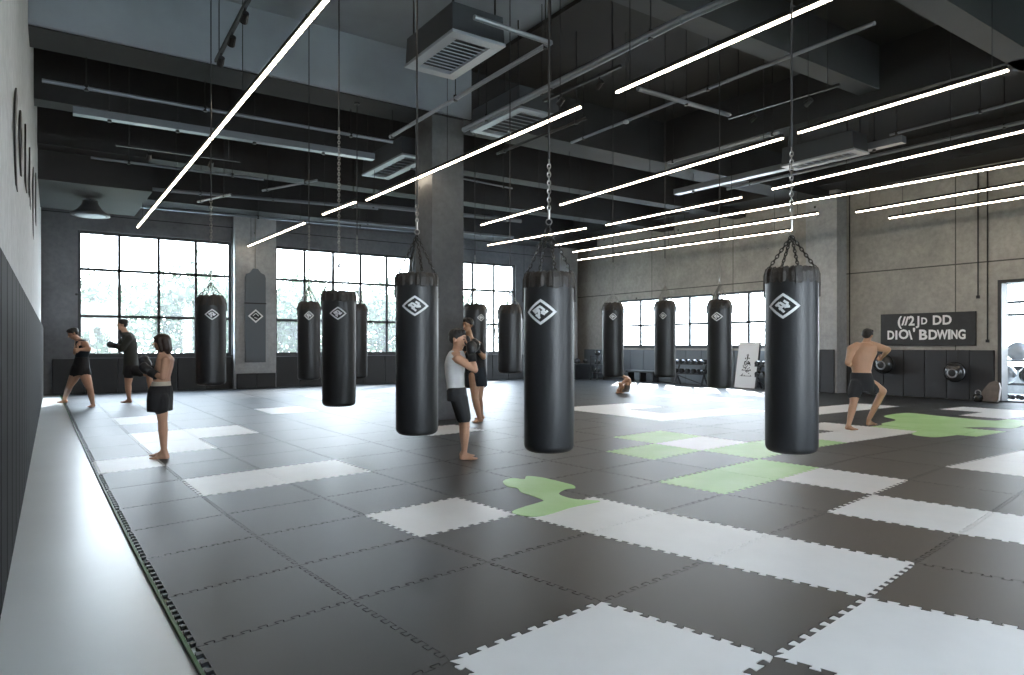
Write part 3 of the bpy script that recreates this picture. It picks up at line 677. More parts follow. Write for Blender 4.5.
# right wall seen from inside: text runs towards -Y
for s, y, z, size, q in (('(', .74, .24, .40, 1.1), ('/', .60, .24, .36, 1.2), ('/', .50, .24, .36, 1.2), ('2', .34, .24, .40, 1.0), ('J', .12, .24, .38, 1.0), ('D', -.06, .23, .28, 1.0), ('D', -.46, .24, .38, 1.05), ('D', -.76, .24, .38, 1.05),
                         ('D', 1.03, -.17, .38, .9), ('I', .84, -.17, .38, 1.1), ('O', .60, -.15, .40, 1.05), ('\\', .38, -.17, .38, 1.1), ("'", .26, -.12, .40, 1.2), ('B', -.02, -.17, .42, 1.2), ('D', -.33, -.17, .40, 1.0), ('W', -.62, -.17, .38, .8), ('I', -.83, -.17, .40, 1.2), ('N', -.98, -.17, .36, .75), ('G', -1.2, -.17, .38, .85)):
    sign_word(s, y*.86+.09, z, size*.95, q*.88)
# big letters on the left wall
for s, yc, zc, size, q in (('(', 7.9, 3.55, .9, 2.6), ('O', 9.2, 3.65, .85, 1.5), ('L', 10.8, 3.85, .9, 1.9), ('A', 12.6, 4.0, 1.0, 1.8), ('(', 14.7, 4.15, 1.2, 3.0), ('I', 17.0, 4.4, 1.2, 3.6)):
    t = text_mesh(s, size, .008, 'black_print', 'wall_letter', off=.05); t.data.transform(Matrix.Rotation(PI/2, 4, 'Z') @ Matrix.Rotation(PI/2, 4, 'X') @ Matrix.Diagonal((q, 1, 1, 1)))
    t.location = (wl(yc)+.0085, yc, zc); tag(t, {'(': 'large black curved bracket letter on the left wall'+(', nearest the camera' if yc < 9 else ', farther along'), 'O': 'large black round letter O on the left wall', 'L': 'large black letter L on the left wall', 'A': 'large black letter A on the left wall', 'I': 'large black upright bar letter, last on the left wall'}[s], 'letter')

# ------------------------------------------------------------------ gear along the right wall
for px, y0, y1, lb in ((978, 180, 297, 'thin vertical conduit on the concrete wall above the sign, shorter'), (987.5, 180, 341, 'thin vertical conduit near the doorway, longer'), (849.5, 200, 350, 'vertical conduit in the angle of the right pilaster')):
    y = right_y(px, XR-.03); D = y*CS+(XR-.03)*SN; zf = lambda q: CAMZ+(HZ-q)*D/FPX
    bm = bmesh.new(); tube(bm, (0, 0, zf(y1)), (0, 0, 6.3), .018, 8); box(bm, -.03, .028, -.035, .035, zf(y1)-.04, zf(y1)+.04)
    o = obj('conduit', bm, 'black_metal'); o.location = (XR-.03, y, 0); tag(o, lb, 'conduit')
def wall_ball(px, py, r, label):
    y = right_y(px, XR-.25); D = y*CS+(XR-.25)*SN; z = CAMZ+(HZ-py)*D/FPX
    e = empty('wall_ball', (XR-.1, y, z-r)); tag(e, label, 'wall ball')
    bm = bmesh.new(); ball(bm, (-.10-r*.5, 0, r), r, 3, (.6, 1, 1)); obj('ball_body', bm, 'ball', e, True)
    bm = bmesh.new(); tube(bm, (-.115, 0, r), (-.003, 0, r), r*.7, 18); obj('mounting_disc', bm, 'black_metal', e, True)
    bm = bmesh.new(); torus(bm, Vector((-.10-r*1.0, r*.0, r*.9)), Vector((0,1,0)), UP, r*.40, r*.09, 18, 8); obj('ring', bm, 'ball_grey', e, True)
    bm = bmesh.new(); tube(bm, (-.12, 0, 2*r-.05), (-.03, 0, 1.38-z+r), .008, 6); obj('cord', bm, 'black_metal', e)
wall_ball(956, 372, .28, 'glossy black ball hung on the padded wall below the sign')
wall_ball(885, 364, .29, 'glossy black round target on the pads beside the bare backed boxer')
# kettlebell and leaning pad
def kettlebell(loc, r, label, gr=None):
    e = empty('kettlebell', loc); tag(e, label, 'kettlebell', gr); bm = bmesh.new(); lathe(bm, [(r*.5, 0), (r*.85, r*.25), (r, r*.8), (r*.85, r*1.4), (r*.4, r*1.75)], 20); obj('weight', bm, 'ball', e, True)
    bm = bmesh.new(); torus(bm, Vector((0, 0, r*2.0)), Vector((0, 1, 0)), UP, r*.55, r*.13, 16, 8); obj('handle', bm, 'ball_grey', e, True)
kettlebell((20.45, right_y(978, 20.45), 0), .12, 'dark kettlebell on the floor beside the leaning brown pad')
e = empty('leaning_pad', (20.55, right_y(990, 20.6), 0)); tag(e, 'brown grey round cornered pad leaning at the end of the wall pads', 'pad')
bm = bmesh.new(); poly_prism(bm, [(-.24, 0), (.2, 0), (.24, .06), (.24, .38), (.2, .52), (.1, .56), (-.02, .5), (-.14, .3)], 0, .1)
bm.transform(Matrix.Rotation(-PI/2+.0, 4, 'Z') @ Matrix.Rotation(PI/2-.3, 4, 'X')); obj('pad_body', bm, 'brown_pad', e)
bm = bmesh.new(); box(bm, -.0, .02, -.1, .1, .3, .34); bm.transform(Matrix.Translation((.02, 0, 0))); obj('grip', bm, 'black_metal', e)
# white board with dotted pyramid drawing
yb0, yb1 = right_y(755.5, 20.4), right_y(735, 20.4); D_ = (yb0+yb1)/2*CS+20.4*SN
e = empty('leaning_board', (20.35, (yb0+yb1)/2, 0)); tag(e, 'white board with a black dotted triangular drawing leaning under the low windows', 'board')
hw = (yb1-yb0)/2; TL = Matrix.Rotation(.18, 4, 'Y')
bm = bx(0, .05, -hw, hw, 0, 1.62, bev=.006); bm.transform(TL); obj('board_panel', bm, 'board', e)
bm = bx(-.004, .06, -hw-.03, -hw, 0, 1.62); bm.transform(TL); obj('side_edge', bm, 'black_metal', e)
random.seed(3)
bm = bmesh.new()
for k in range(70):
    v = random.random(); u = random.uniform(-1, 1)*(.06+.17*(1-v)); z = .42+v*.72
    box(bm, -.006, .0, u-.018, u+.014, z-.02, z+.016)
for z, s in ((.42, .24), (.62, .19), (.84, .13)): box(bm, -.006, 0, -s, s, z-.008, z+.008)
for z0_, r_ in ((1.16, .035),): torus(bm, Vector((-.003, 0, z0_)), Vector((0,1,0)), UP, r_, .01, 12, 4)
bm.transform(TL); obj('drawing', bm, 'black_print', e)
# dumbbell rack
def dumbbell(loc, rz, label, gr, s=1.0):
    e = empty('dumbbell', loc, rz); tag(e, label, 'dumbbell', gr)
    bm = bmesh.new(); tube(bm, (-.09*s, 0, .08*s), (.09*s, 0, .08*s), .018*s, 8); obj('handle', bm, 'ball_grey', e)
    for k in (-1, 1):
        bm = bmesh.new(); tube(bm, (k*.09*s, 0, .08*s), (k*.19*s, 0, .08*s), .08*s, 14, .072*s); tube(bm, (k*.19*s, 0, .08*s), (k*.20*s, 0, .08*s), .04*s, 10); obj('weight_head', bm, 'ball', e)
def rack(px0, px1, X, label, gr, dl, n=5):
    y1, y0 = right_y(px0, X), right_y(px1, X); yc = (y0+y1)/2; hw = (y1-y0)/2
    e = empty('dumbbell_rack', (X, yc, 0)); tag(e, label, 'rack')
    for z in (.42, .78):
        bm = bmesh.new(); box(bm, -.17, .17, -hw, hw, z-.02, z); box(bm, -.19, -.17, -hw, hw, z-.02, z+.05); obj('shelf', bm, 'black_metal', e)
    for s in (-1, 1):
        bm = bmesh.new(); bar(bm, (-.18, s*hw*.9, 0), (.14, s*hw*.9, .8), .045, .045); obj('leg', bm, 'black_metal', e)
        bm = bmesh.new(); bar(bm, (.18, s*hw*.9, 0), (-.1, s*hw*.9, .5), .045, .045); obj('leg', bm, 'black_metal', e)
    bm = bmesh.new(); bar(bm, (-.1, -hw*.9, .05), (-.1, hw*.9, .38), .035, .035); obj('brace', bm, 'black_metal', e)
    for z in (.42, .78):
        for k in range(n): dumbbell((X, yc-hw+(k+.5)*2*hw/n, z), 0, dl+(' on the lower shelf' if z < .5 else ' on the upper shelf'), gr+(' lower shelf' if z < .5 else ' upper shelf'), 1.15)
rack(676, 706, 20.2, 'black dumbbell rack on crossed legs under the low windows', 'dumbbells on the rack under the windows', 'dark dumbbell on the rack left of the leaning board')
rack(758, 768, 20.3, 'narrow dumbbell rack right of the leaning white board', 'dumbbells beside the board', 'dark dumbbell right of the leaning white board', 2)
# low bench and gear heap
y1, y0 = right_y(629, 20.3), right_y(657, 20.3)
e = empty('bench', (20.3, (y0+y1)/2, 0)); tag(e, 'long low black bench under the low windows behind the crouching figure', 'bench'); hw = (y1-y0)/2
bm = bx(-.2, .2, -hw, hw, .38, .46, bev=.015); obj('seat', bm, 'pad_dark', e)
for s in (-1, 0, 1):
    bm = bmesh.new(); box(bm, -.17, .17, s*(hw-.1)-.03, s*(hw-.1)+.03, 0, .38); obj('leg', bm, 'black_metal', e)
e = empty('storage_bin', (19.75, 23.5, 0)); tag(e, 'dark storage bin filled with gloves in the far corner', 'bin')
bm = bmesh.new(); ring_loft(bm, [[Vector((a*q*.55, b*q*.5, z)) for a, b in ((-1,-1),(1,-1),(1,1),(-1,1))] for q, z in ((.85, 0), (1, .62), (1.05, .64), (1.05, .68), (.9, .68))]); obj('bin_body', bm, 'pad_dark', e)
def glove_bm(c, s, d, side):
    bm = bmesh.new(); d = d.normalized(); u, v, _ = frame_of(d)
    R3 = Matrix((v, u, d)).transposed()
    ball(bm, c, s, 2, (.80, .92, 1.25), R3); ball(bm, c+d*s*.55-v*s*.1, s*.78, 2, (1, 1, .9), R3)
    ball(bm, c+side*s*.68+d*s*.25, s*.40, 2, (.8, .8, 1.5), R3); return bm
for k, (dx, dy, dz) in enumerate(((-.25,-.15,.78),(.1,.1,.80),(.28,-.2,.79),(-.05,.25,.78))):
    o = obj('boxing_glove', glove_bm(Vector((0, 0, 0)), .11, Vector((math.cos(k*2), math.sin(k*2), .3)), Vector((0, 0, 1))), 'glove', smooth=True); o.location = (19.75+dx, 23.5+dy, dz)
    tag(o, 'black boxing glove lying on the full bin in the far corner', 'glove', 'gloves in the corner bin')
e = empty('storage_rack', (19.9, 22.35, 0)); tag(e, 'tall narrow black rack beside the corner bin', 'rack')
for a in (-.2, .2):
    for b in (-.2, .2):
        bm = bmesh.new(); tube(bm, (a, b, 0), (a, b, 1.05), .02, 6); obj('leg', bm, 'black_metal', e)
for z in (.3, .65, 1.03): obj('shelf', bx(-.22, .22, -.22, .22, z-.02, z), 'black_metal', e)
for z, lb in ((.3, 'lowest'), (.65, 'middle'), (1.03, 'top')):
    o = obj('medicine_ball', (lambda b: (ball(b, (0, 0, 0), .13, 3), b)[1])(bmesh.new()), 'ball', smooth=True); o.location = (19.9, 22.35, z+.13); tag(o, 'dark medicine ball on the %s shelf of the narrow corner rack' % lb, 'ball')
# alcove: stacked balls and dumbbells
def sphere_thing(x, y, z, r, m, label):
    bm = bmesh.new(); ball(bm, (0, 0, 0), r, 3); o = obj('exercise_ball', bm, m, smooth=True); o.location = (x, y, z); tag(o, label, 'ball')
Xa = 22.6
def ya_(px): return right_y(px, Xa)
e = empty('ball_rack', (Xa, ya_(1018), 0)); tag(e, 'dark two tier rack carrying balls past the doorway', 'rack')
for z in (.42, 1.08):
    bm = bmesh.new(); box(bm, -.3, -.26, -.75, .75, z-.04, z); box(bm, .26, .3, -.75, .75, z-.04, z); box(bm, -.26, .26, -.75, -.71, z-.04, z); box(bm, -.26, .26, .71, .75, z-.04, z); obj('shelf', bm, 'black_metal', e)
for a in (-.28, .28):
    for b in (-.73, .73): bm = bmesh.new(); tube(bm, (a, b, 0), (a, b, 1.1), .025, 8); obj('leg', bm, 'black_metal', e)
yc = ya_(1018)
sphere_thing(Xa, yc, 1.08+.24, .27, 'ball_grey', 'silver grey ball on the upper tier past the doorway')
sphere_thing(Xa, yc+.30, .42+.24, .27, 'ball_grey', 'silver grey ball on the lower tier past the doorway, left one')
sphere_thing(Xa, yc-.30, .42+.24, .27, 'ball', 'black ball on the lower tier past the doorway, right one')
sphere_thing(Xa-.05, yc-.58, 1.08+.18, .22, 'ball', 'black ball on the upper tier past the doorway')
for k in range(7): dumbbell((Xa-.6, yc-.75+k*.25, 0), .3*k, 'dark dumbbell on the floor in front of the ball rack', 'dumbbells past the doorway', .9)

# ------------------------------------------------------------------ people
def bake(name, bm, m, parent, vox=.011, smooth_it=4, fac=.5):
    bmesh.ops.recalc_face_normals(bm, faces=bm.faces)
    me = bpy.data.meshes.new(name); bm.to_mesh(me); bm.free()
    t = bpy.data.objects.new(name, me); C.objects.link(t)
    r = t.modifiers.new('r', 'REMESH'); r.mode = 'VOXEL'; r.voxel_size = vox; r.use_smooth_shade = True
    s = t.modifiers.new('s', 'SMOOTH'); s.factor = fac; s.iterations = smooth_it
    bpy.context.view_layer.update(); dg = bpy.context.evaluated_depsgraph_get()
    nm_ = bpy.data.meshes.new_from_object(t.evaluated_get(dg)); bpy.data.objects.remove(t)
    nm_.materials.clear(); nm_.materials.append(M[m])
    for p in nm_.polygons: p.use_smooth = True
    o = bpy.data.objects.new(name, nm_); C.objects.link(o); o.parent = parent; return o
def cap(bm, a, b, ra, rb, n=12):
    "tapered capsule"
    if (b-a).length < 1e-4: ball(bm, a, ra, 2); return
    tube(bm, a, b, ra, n, rb); ball(bm, a, ra, 2); ball(bm, b, rb, 2)
def limb(bm, pts, rs):
    for a, b, ra, rb in zip(pts, pts[1:], rs, rs[1:]): cap(bm, a, b, ra, rb)
def torso(bm, secs, n=20):
    "secs: centre, side vector, front vector, half width, half depth"
    rings = []
    for c, s, f_, w, d in secs:
        rings.append([c+s*w*math.copysign(abs(math.cos(t))**.85, math.cos(t))+f_*d*math.sin(t) for t in [2*PI*k/n for k in range(n)]])
    ring_loft(bm, rings)
def foot(bm, ankle, toe, k, heel=None):
    fl = Vector((toe.x-ankle.x, toe.y-ankle.y, 0)); d = fl.normalized(); s = d.cross(UP); g = .0
    hl = Vector((ankle.x, ankle.y, g+.032*k))-d*.035*k
    tp = Vector((toe.x, toe.y, g+.018*k))
    cap(bm, Vector((ankle.x, ankle.y, ankle.z)), hl, .038*k, .032*k)
    cap(bm, hl, tp-d*.07*k+UP*.008*k, .032*k, .026*k); cap(bm, ankle.lerp(hl, .3), tp-d*.08*k, .034*k, .024*k)
    cap(bm, tp-d*.09*k-s*.018*k, tp-d*.03*k-s*.022*k, .024*k, .018*k); cap(bm, tp-d*.09*k+s*.018*k, tp-d*.05*k+s*.024*k, .022*k, .016*k)
    for q in range(5):
        o_ = s*((q-2)*.0165*k); ln = (.0, .004, .0, -.006, -.014)[q]*k
        cap(bm, tp-d*.045*k+o_, tp+d*ln+o_, (.0135 if q else .016)*k, (.0095 if q else .012)*k, 8)
def hand(bm, wrist, d, palm_n, k, curl=1.0):
    "d: direction of the hand, palm_n: direction the palm faces"
    d = d.normalized(); palm_n = (palm_n-d*palm_n.dot(d)).normalized(); s = d.cross(palm_n).normalized()
    c0 = wrist+d*.02*k; c1 = wrist+d*.085*k
    torso(bm, [(c0, s, palm_n, .026*k, .016*k), ((c0+c1)/2, s, palm_n, .038*k, .017*k), (c1, s, palm_n, .042*k, .014*k)], 12)
    cap(bm, wrist-d*.02*k, c0, .027*k, .025*k)
    for q in range(4):
        b = c1+s*((q-1.5)*.0215*k)-d*.004*k; L_ = (.040, .045, .042, .033)[q]*k; a = .55*curl
        p = b; ang = 0
        for g_ in range(3):
            ang += a+.35*curl*g_; nd = d*math.cos(ang)+palm_n*math.sin(ang); p2 = p+nd*L_*(1, .7, .5)[g_]
            cap(bm, p, p2, (.0105-.001*g_)*k, (.0098-.001*g_)*k, 8); p = p2
    t0 = wrist+d*.035*k+s*.034*k; t1 = t0+(s*.6+d*.8+palm_n*.35).normalized()*.04*k; t2 = t1+(d*.8+palm_n*.6-s*.2).normalized()*.03*k
    cap(bm, t0, t1, .014*k, .0115*k, 8); cap(bm, t1, t2, .0115*k, .009*k, 8)
def head(bm, c, f_, up, k):
    "c: centre of the skull; f_: facing; returns frame"
    f_ = f_.normalized(); s = f_.cross(up).normalized(); up = s.cross(f_).normalized()
    R3 = Matrix((s, f_, up)).transposed()
    ball(bm, c+up*.018*k, .085*k, 3, (.88, 1.10, 1.0), R3)
    ball(bm, c-up*.045*k+f_*.022*k, .062*k, 3, (.88, 1.0, 1.05), R3)
    ball(bm, c-up*.088*k+f_*.058*k, .026*k, 2, (1.1, .8, .8), R3)
    cap(bm, c+f_*.088*k+up*.008*k, c+f_*.108*k-up*.026*k, .009*k, .014*k, 8)
    cap(bm, c+f_*.080*k+up*.030*k-s*.028*k, c+f_*.080*k+up*.030*k+s*.028*k, .013*k, .013*k, 8)
    cap(bm, c+f_*.076*k-up*.056*k-s*.014*k, c+f_*.076*k-up*.056*k+s*.014*k, .014*k, .014*k, 8)
    for q in (-1, 1):
        ball(bm, c+s*q*.078*k-f_*.006*k-up*.006*k, .026*k, 2, (.35, .75, 1.15), R3)
    return s, f_, up, R3
def face(par, c, fr, k):
    s, f_, up, R3 = fr
    for q in (-1, 1):
        bm = bmesh.new(); ball(bm, c+s*q*.031*k+f_*.086*k+up*.006*k, .0115*k, 2, (1.3, .6, .7), R3); obj('eye', bm, 'black_print', par, True)
        bm = bmesh.new(); cap(bm, c+s*q*.018*k+f_*.094*k+up*.032*k, c+s*q*.046*k+f_*.084*k+up*.034*k, .005*k, .004*k, 6); obj('eyebrow', bm, 'hair', par, True)
    bm = bmesh.new(); cap(bm, c-s*.016*k+f_*.090*k-up*.056*k, c+s*.016*k+f_*.090*k-up*.056*k, .006*k, .006*k, 8); obj('mouth', bm, 'lip', par, True)
def hair_short(par, c, fr, k, m='hair', tuft=1.0):
    s, f_, up, R3 = fr; bm = bmesh.new()
    ball(bm, c+up*.040*k-f_*.014*k, .088*k, 3, (.93, 1.10, .88), R3)
    ball(bm, c+up*.010*k-f_*.042*k, .074*k, 3, (1.02, .80, .95), R3)
    for a in range(14):
        an = a*2.4; r = .05*k*math.sqrt((a+1)/14)*1.2
        ball(bm, c+up*(.10*k)-up*r*.35+s*math.cos(an)*r+f_*(math.sin(an)*r+.01*k), .026*k*tuft, 2)
    for q in (-1, 1): ball(bm, c+s*q*.074*k+up*.02*k, .026*k, 2, (.4, .8, 1.2), R3)
    bake('hair', bm, m, par, .009, 2)
def glove(par, wrist, tip, k, side, cuff=True):
    d = (tip-wrist).normalized(); s = .074*k; c = wrist+d*.10*k
    o = bake('boxing_glove', glove_bm(c, s, d, side.normalized()), 'glove', par, .010, 2)
    if cuff:
        bm = bmesh.new(); tube(bm, wrist-d*.055*k, wrist+d*.035*k, .048*k, 16, .052*k); torus(bm, wrist-d*.05*k, *frame_of(d)[:2], .048*k, .007*k, 16, 6)
        obj('glove_cuff', bm, 'cloth_black', o, True)
def person(label, base):
    e = empty('person', (0, 0, 0)); tag(e, label, 'person'); return e
def dirv(rx, fz, uz=0): return (RV*rx+FV*fz+UP*uz).normalized()

# --- boxer in white tank top (centre)
D = 9.04; k = 1.0
J = lambda x, y, dz=0: at(x, y, D-dz)
P = person('young boxer in a white tank top and black shorts guarding with gloves beside the bag', None)
bm = bmesh.new(); hc = J(457.5, 339); fr = head(bm, hc, dirv(.95, -.25, -.12), UP, 1.2)
hip = J(457, 393); hipL, hipR = J(459, 398, .09), J(457, 398, -.10)
kneeL, ankL, toeL = J(466, 424, .10), J(464.5, 452, .08), J(477, 461, .08)
kneeR, ankR, toeR = J(463, 423, -.13), J(464, 451, -.16), J(474, 459, -.16)
shL, shR = J(458, 358.5, .17), J(459, 358, -.16); side, frn = FV*-1, RV
limb(bm, [hipL, hipL.lerp(kneeL, .5), kneeL, kneeL.lerp(ankL, .35), ankL], [.088, .076, .053, .054, .034])
limb(bm, [hipR, hipR.lerp(kneeR, .5), kneeR, kneeR.lerp(ankR, .35), ankR], [.088, .076, .053, .054, .034])
foot(bm, ankL, Vector((toeL.x, toeL.y, 0)), 1); foot(bm, ankR, Vector((toeR.x, toeR.y, 0)), 1)
torso(bm, [(J(457, 399), side, frn, .15, .10), (J(456.5, 390), side, frn, .155, .115), (J(455, 379), side, frn, .135, .105), (J(455, 368), side, frn, .16, .125), (J(456, 358), side, frn, .175, .12), (J(456.5, 352.5), side, frn, .13, .09), (J(457, 349.5), side, frn, .07, .065)])
limb(bm, [J(456.5, 353), hc-UP*.08], [.060, .056])
elL, elR = J(475, 370, .20), J(474, 367, -.14); wrL, wrR = J(472, 357, .17), J(470, 354, -.08)
limb(bm, [shL, elL], [.062, .043]); limb(bm, [elL, elL.lerp(wrL, .4), wrL], [.043, .042, .028])
limb(bm, [shR, elR], [.058, .043]); limb(bm, [elR, wrR], [.042, .028])
bake('body', bm, 'skin', P, .0085, 3); face(P, hc, fr, 1.2); hair_short(P, hc, fr, 1.22, 'hair', 1.1)
bm = bmesh.new()
torso(bm, [(J(456.5, 393), side, frn, .162, .125), (J(455.5, 384), side, frn, .15, .118), (J(454.5, 374), side, frn, .158, .125), (J(455, 364), side, frn, .175, .138), (J(455.8, 357), side, frn, .17, .13), (J(456.5, 352), side, frn, .115, .10), (J(456.7, 350.5), side, frn, .09, .08)])
bake('tank_top', bm, 'cloth_white', P, .01, 3)
bm = bmesh.new(); torso(bm, [(J(457, 401), side, frn, .16, .13), (J(457, 394), side, frn, .17, .135), (J(456.5, 387), side, frn, .165, .125)])
limb(bm, [J(460, 399, .08), J(465, 418, .10)], [.108, .080]); limb(bm, [J(458, 399, -.09), J(462, 418, -.12)], [.105, .078])
bake('shorts', bm, 'cloth_grey', P, .01, 3)
glove(P, wrL, J(471, 347, .16), 1.12, RV); glove(P, wrR, J(476, 344, -.04), 1.12, FV)

# --- long haired boxer on the left
D = 9.1
P = person('boxer with chin length brown hair and black shorts seen in profile, gloves raised', None)
bm = bmesh.new(); hc = J(161.5, 342.5); fr = head(bm, hc, dirv(-.95, -.28, -.05), UP, 1.0); frn = -RV; side = FV*-1
hipL, hipR = J(161, 394, .058), J(160, 394, -.058)
kneeL, ankL, toeL = J(163, 421, .09), J(164.3, 450, .08), J(151, 461, .08)
kneeR, ankR, toeR = J(162, 421, -.09), J(163.5, 449, -.14), J(151, 459, -.14)
limb(bm, [hipL, hipL.lerp(kneeL, .5), kneeL, kneeL.lerp(ankL, .35), ankL], [.088, .078, .054, .056, .033])
limb(bm, [hipR, hipR.lerp(kneeR, .5), kneeR, kneeR.lerp(ankR, .35), ankR], [.088, .076, .052, .054, .033])
foot(bm, ankL, Vector((toeL.x, toeL.y, 0)), 1); foot(bm, ankR, Vector((toeR.x, toeR.y, 0)), 1)
torso(bm, [(J(160.5, 395), side, frn, .15, .11), (J(161, 386), side, frn, .14, .105), (J(162.5, 377), side, frn, .115, .088), (J(164, 367), side, frn, .14, .10), (J(165.5, 359), side, frn, .155, .09), (J(164, 353), side, frn, .08, .06)])
limb(bm, [J(164, 356), hc-UP*.07-RV*-.01], [.052, .048])
shL, shR = J(166.5, 360, .15), J(166, 359, -.15); elL, elR = J(163.5, 377.5, .19), J(161, 374, -.16); wrL, wrR = J(153, 373.5, .14), J(151, 370, -.06)
limb(bm, [shL, elL], [.056, .042]); limb(bm, [elL, elL.lerp(wrL, .35), wrL], [.042, .042, .028]); limb(bm, [shR, elR], [.052, .04]); limb(bm, [elR, wrR], [.04, .028])
bake('body', bm, 'skin', P, .0085, 3); face(P, hc, fr, 1.0)
s_, f_, u_, R3 = fr; bm = bmesh.new()
ball(bm, hc+u_*.036-f_*.012, .094, 3, (.95, 1.12, .92), R3); ball(bm, hc-f_*.05-u_*.02, .086, 3, (1.0, .85, 1.15), R3)
for q in (-1, 0, 1): limb(bm, [hc-f_*.055+s_*q*.06+u_*.02, hc-f_*.07+s_*q*.065-u_*.08, hc-f_*.075+s_*q*.055-u_*.135], [.05, .048, .028])
for q in (-1, 1): limb(bm, [hc+f_*.02+s_*q*.072+u_*.05, hc+s_*q*.080-u_*.04, hc-f_*.01+s_*q*.075-u_*.11], [.03, .032, .022])
limb(bm, [hc+f_*.065-s_*.045+u_*.062, hc+f_*.065+s_*.045+u_*.062], [.026, .026])
bake('hair', bm, 'hair_brown', P, .008, 2)
bm = bmesh.new(); torso(bm, [(J(160.8, 388), side, frn, .152, .118), (J(161.5, 381), side, frn, .13, .102)]); bake('waistband', bm, 'cloth_beige', P, .009, 2)
bm = bmesh.new(); torso(bm, [(J(160, 411, 0), side, frn, .20, .135), (J(160.2, 398), side, frn, .22, .132), (J(160.5, 391), side, frn, .21, .128), (J(161, 385.5), side, frn, .158, .12)])
limb(bm, [J(161, 398, .08), J(161, 408, .09)], [.10, .098]); bake('shorts', bm, 'cloth_black', P, .01, 3)
glove(P, wrL, J(144, 368, .12), 1.12, UP); glove(P, wrR, J(144, 361, -.04), 1.15, UP)

# --- bare backed boxer on the right
D = 12.3
P = person('bare backed boxer in black shorts leaning on bent legs and punching to the right', None)
k = 1.04
bm = bmesh.new(); hc = J(867.5, 335.5); fr = head(bm, hc, dirv(.72, .60, -.25), dirv(.15, .05, 1), 1.08)
side = (RV*.93+FV*-.36).normalized(); frn = (RV*.36+FV*.93).normalized()
hip = J(862, 380)
hipL, hipR = J(856, 385, .03), J(868, 383, -.03)
kneeL, ankL, toeL = J(853.5, 403, .12), J(849, 423.5, .16), J(857, 431, .26)
kneeR, ankR, toeR = J(883, 391, .02), J(869, 419, -.50), J(876, 426, -.62)
limb(bm, [hipL, hipL.lerp(kneeL, .5), kneeL, kneeL.lerp(ankL, .35), ankL], [.105, .092, .064, .064, .040])
limb(bm, [hipR, hipR.lerp(kneeR, .5), kneeR, kneeR.lerp(ankR, .35), ankR], [.105, .094, .064, .062, .040])
foot(bm, ankL, Vector((toeL.x, toeL.y, 0)), 1.05); foot(bm, ankR, Vector((toeR.x, toeR.y, 0)), 1.05)
torso(bm, [(J(862, 388), side, frn, .175, .12), (J(862, 380), side, frn, .18, .13), (J(861.5, 371), side, frn, .155, .11), (J(861.5, 362), side, frn, .185, .12), (J(863, 353), side, frn, .23, .13), (J(864, 346), side, frn, .20, .11), (J(865, 342.5), side, frn, .09, .075)])
limb(bm, [J(864.5, 346), hc-UP*.07], [.068, .060])
shL, shR = J(851.5, 349, .03), J(877, 347, -.02); elL, elR = J(847.8, 363, .05), J(888, 349.5, -.10); wrL, wrR = J(852, 366, -.22), J(883, 356, -.30)
limb(bm, [J(857, 346, .0), shL, elL], [.075, .075, .050]); limb(bm, [elL, elL.lerp(wrL, .4), wrL], [.050, .047, .032])
limb(bm, [J(871, 345, 0), shR, elR], [.075, .078, .052]); limb(bm, [elR, elR.lerp(wrR, .4), wrR], [.052, .048, .032])
hand(bm, wrR, (wrR-elR), -RV+FV*.2, 1.1, 1.4); hand(bm, wrL, (wrL-elL), RV, 1.1, 1.4)
limb(bm, [J(861.8, 352, .085), J(861.5, 372, .07)], [.03, .025])
bake('body', bm, 'skin_tan', P, .009, 3); face(P, hc, fr, 1.08); hair_short(P, hc, fr, 1.1, 'hair', 1.0)
bm = bmesh.new(); torso(bm, [(J(861.5, 391), side, frn, .205, .15), (J(862, 381), side, frn, .198, .145), (J(861, 372.5), side, frn, .168, .122)])
limb(bm, [J(856.5, 384, .03), J(854, 394, .07)], [.115, .118]); limb(bm, [J(866, 383, -.02), J(873, 389, 0)], [.118, .112])
bake('shorts', bm, 'cloth_black', P, .011, 3)

# --- bent boxer at the far left
D = 16.9; k = 1.22
P = person('boxer in navy tank top bending forward with legs wide apart at the far left', None)
bm = bmesh.new(); hc = J(73.5, 333.5); fr = head(bm, hc, dirv(-.75, -.55, -.45), dirv(-.35, -.1, 1), k)
side = (FV*-.75+RV*.55).normalized(); frn = (RV*-.75+FV*-.55).normalized()
hipL, hipR = J(77, 372, .10), J(84, 372, .0)
kneeL, ankL, toeL = J(69.5, 386, .1), J(64.5, 399, -.9), J(58, 402.5, -.9)
kneeR, ankR, toeR = J(90, 389, .25), J(92.6, 403.5, .25), J(88, 408, .4)
for a, b, c_ in ((hipL, kneeL, ankL), (hipR, kneeR, ankR)): limb(bm, [a, a.lerp(b, .5), b, b.lerp(c_, .35), c_], [.115*1.1, .10*1.1, .075, .075, .045])
foot(bm, ankL, Vector((toeL.x, toeL.y, 0)), k); foot(bm, ankR, Vector((toeR.x, toeR.y, 0)), k)
torso(bm, [(J(80.5, 376), side, frn, .20, .14), (J(80.8, 366), side, frn, .19, .14), (J(82, 357), side, frn, .17, .13), (J(83, 348), side, frn, .21, .15), (J(82, 342), side, frn, .20, .13), (J(79.5, 338.5), side, frn, .10, .08)])
limb(bm, [J(79.5, 341), J(75.5, 337)], [.075, .068])
shL, shR = J(85, 344, .16), J(78, 343, -.1); elL, elR = J(88.5, 349, .30), J(75.5, 353, .1); wrL, wrR = J(80.5, 349.5, .42), J(77, 346, .3)
limb(bm, [shL, elL], [.082, .060]); limb(bm, [elL, wrL], [.06, .038]); limb(bm, [shR, elR], [.075, .055]); limb(bm, [elR, wrR], [.055, .036])
hand(bm, wrL, wrL-elL, UP*-.2+FV, k, 1.5); hand(bm, wrR, wrR-elR, RV, k, 1.5)
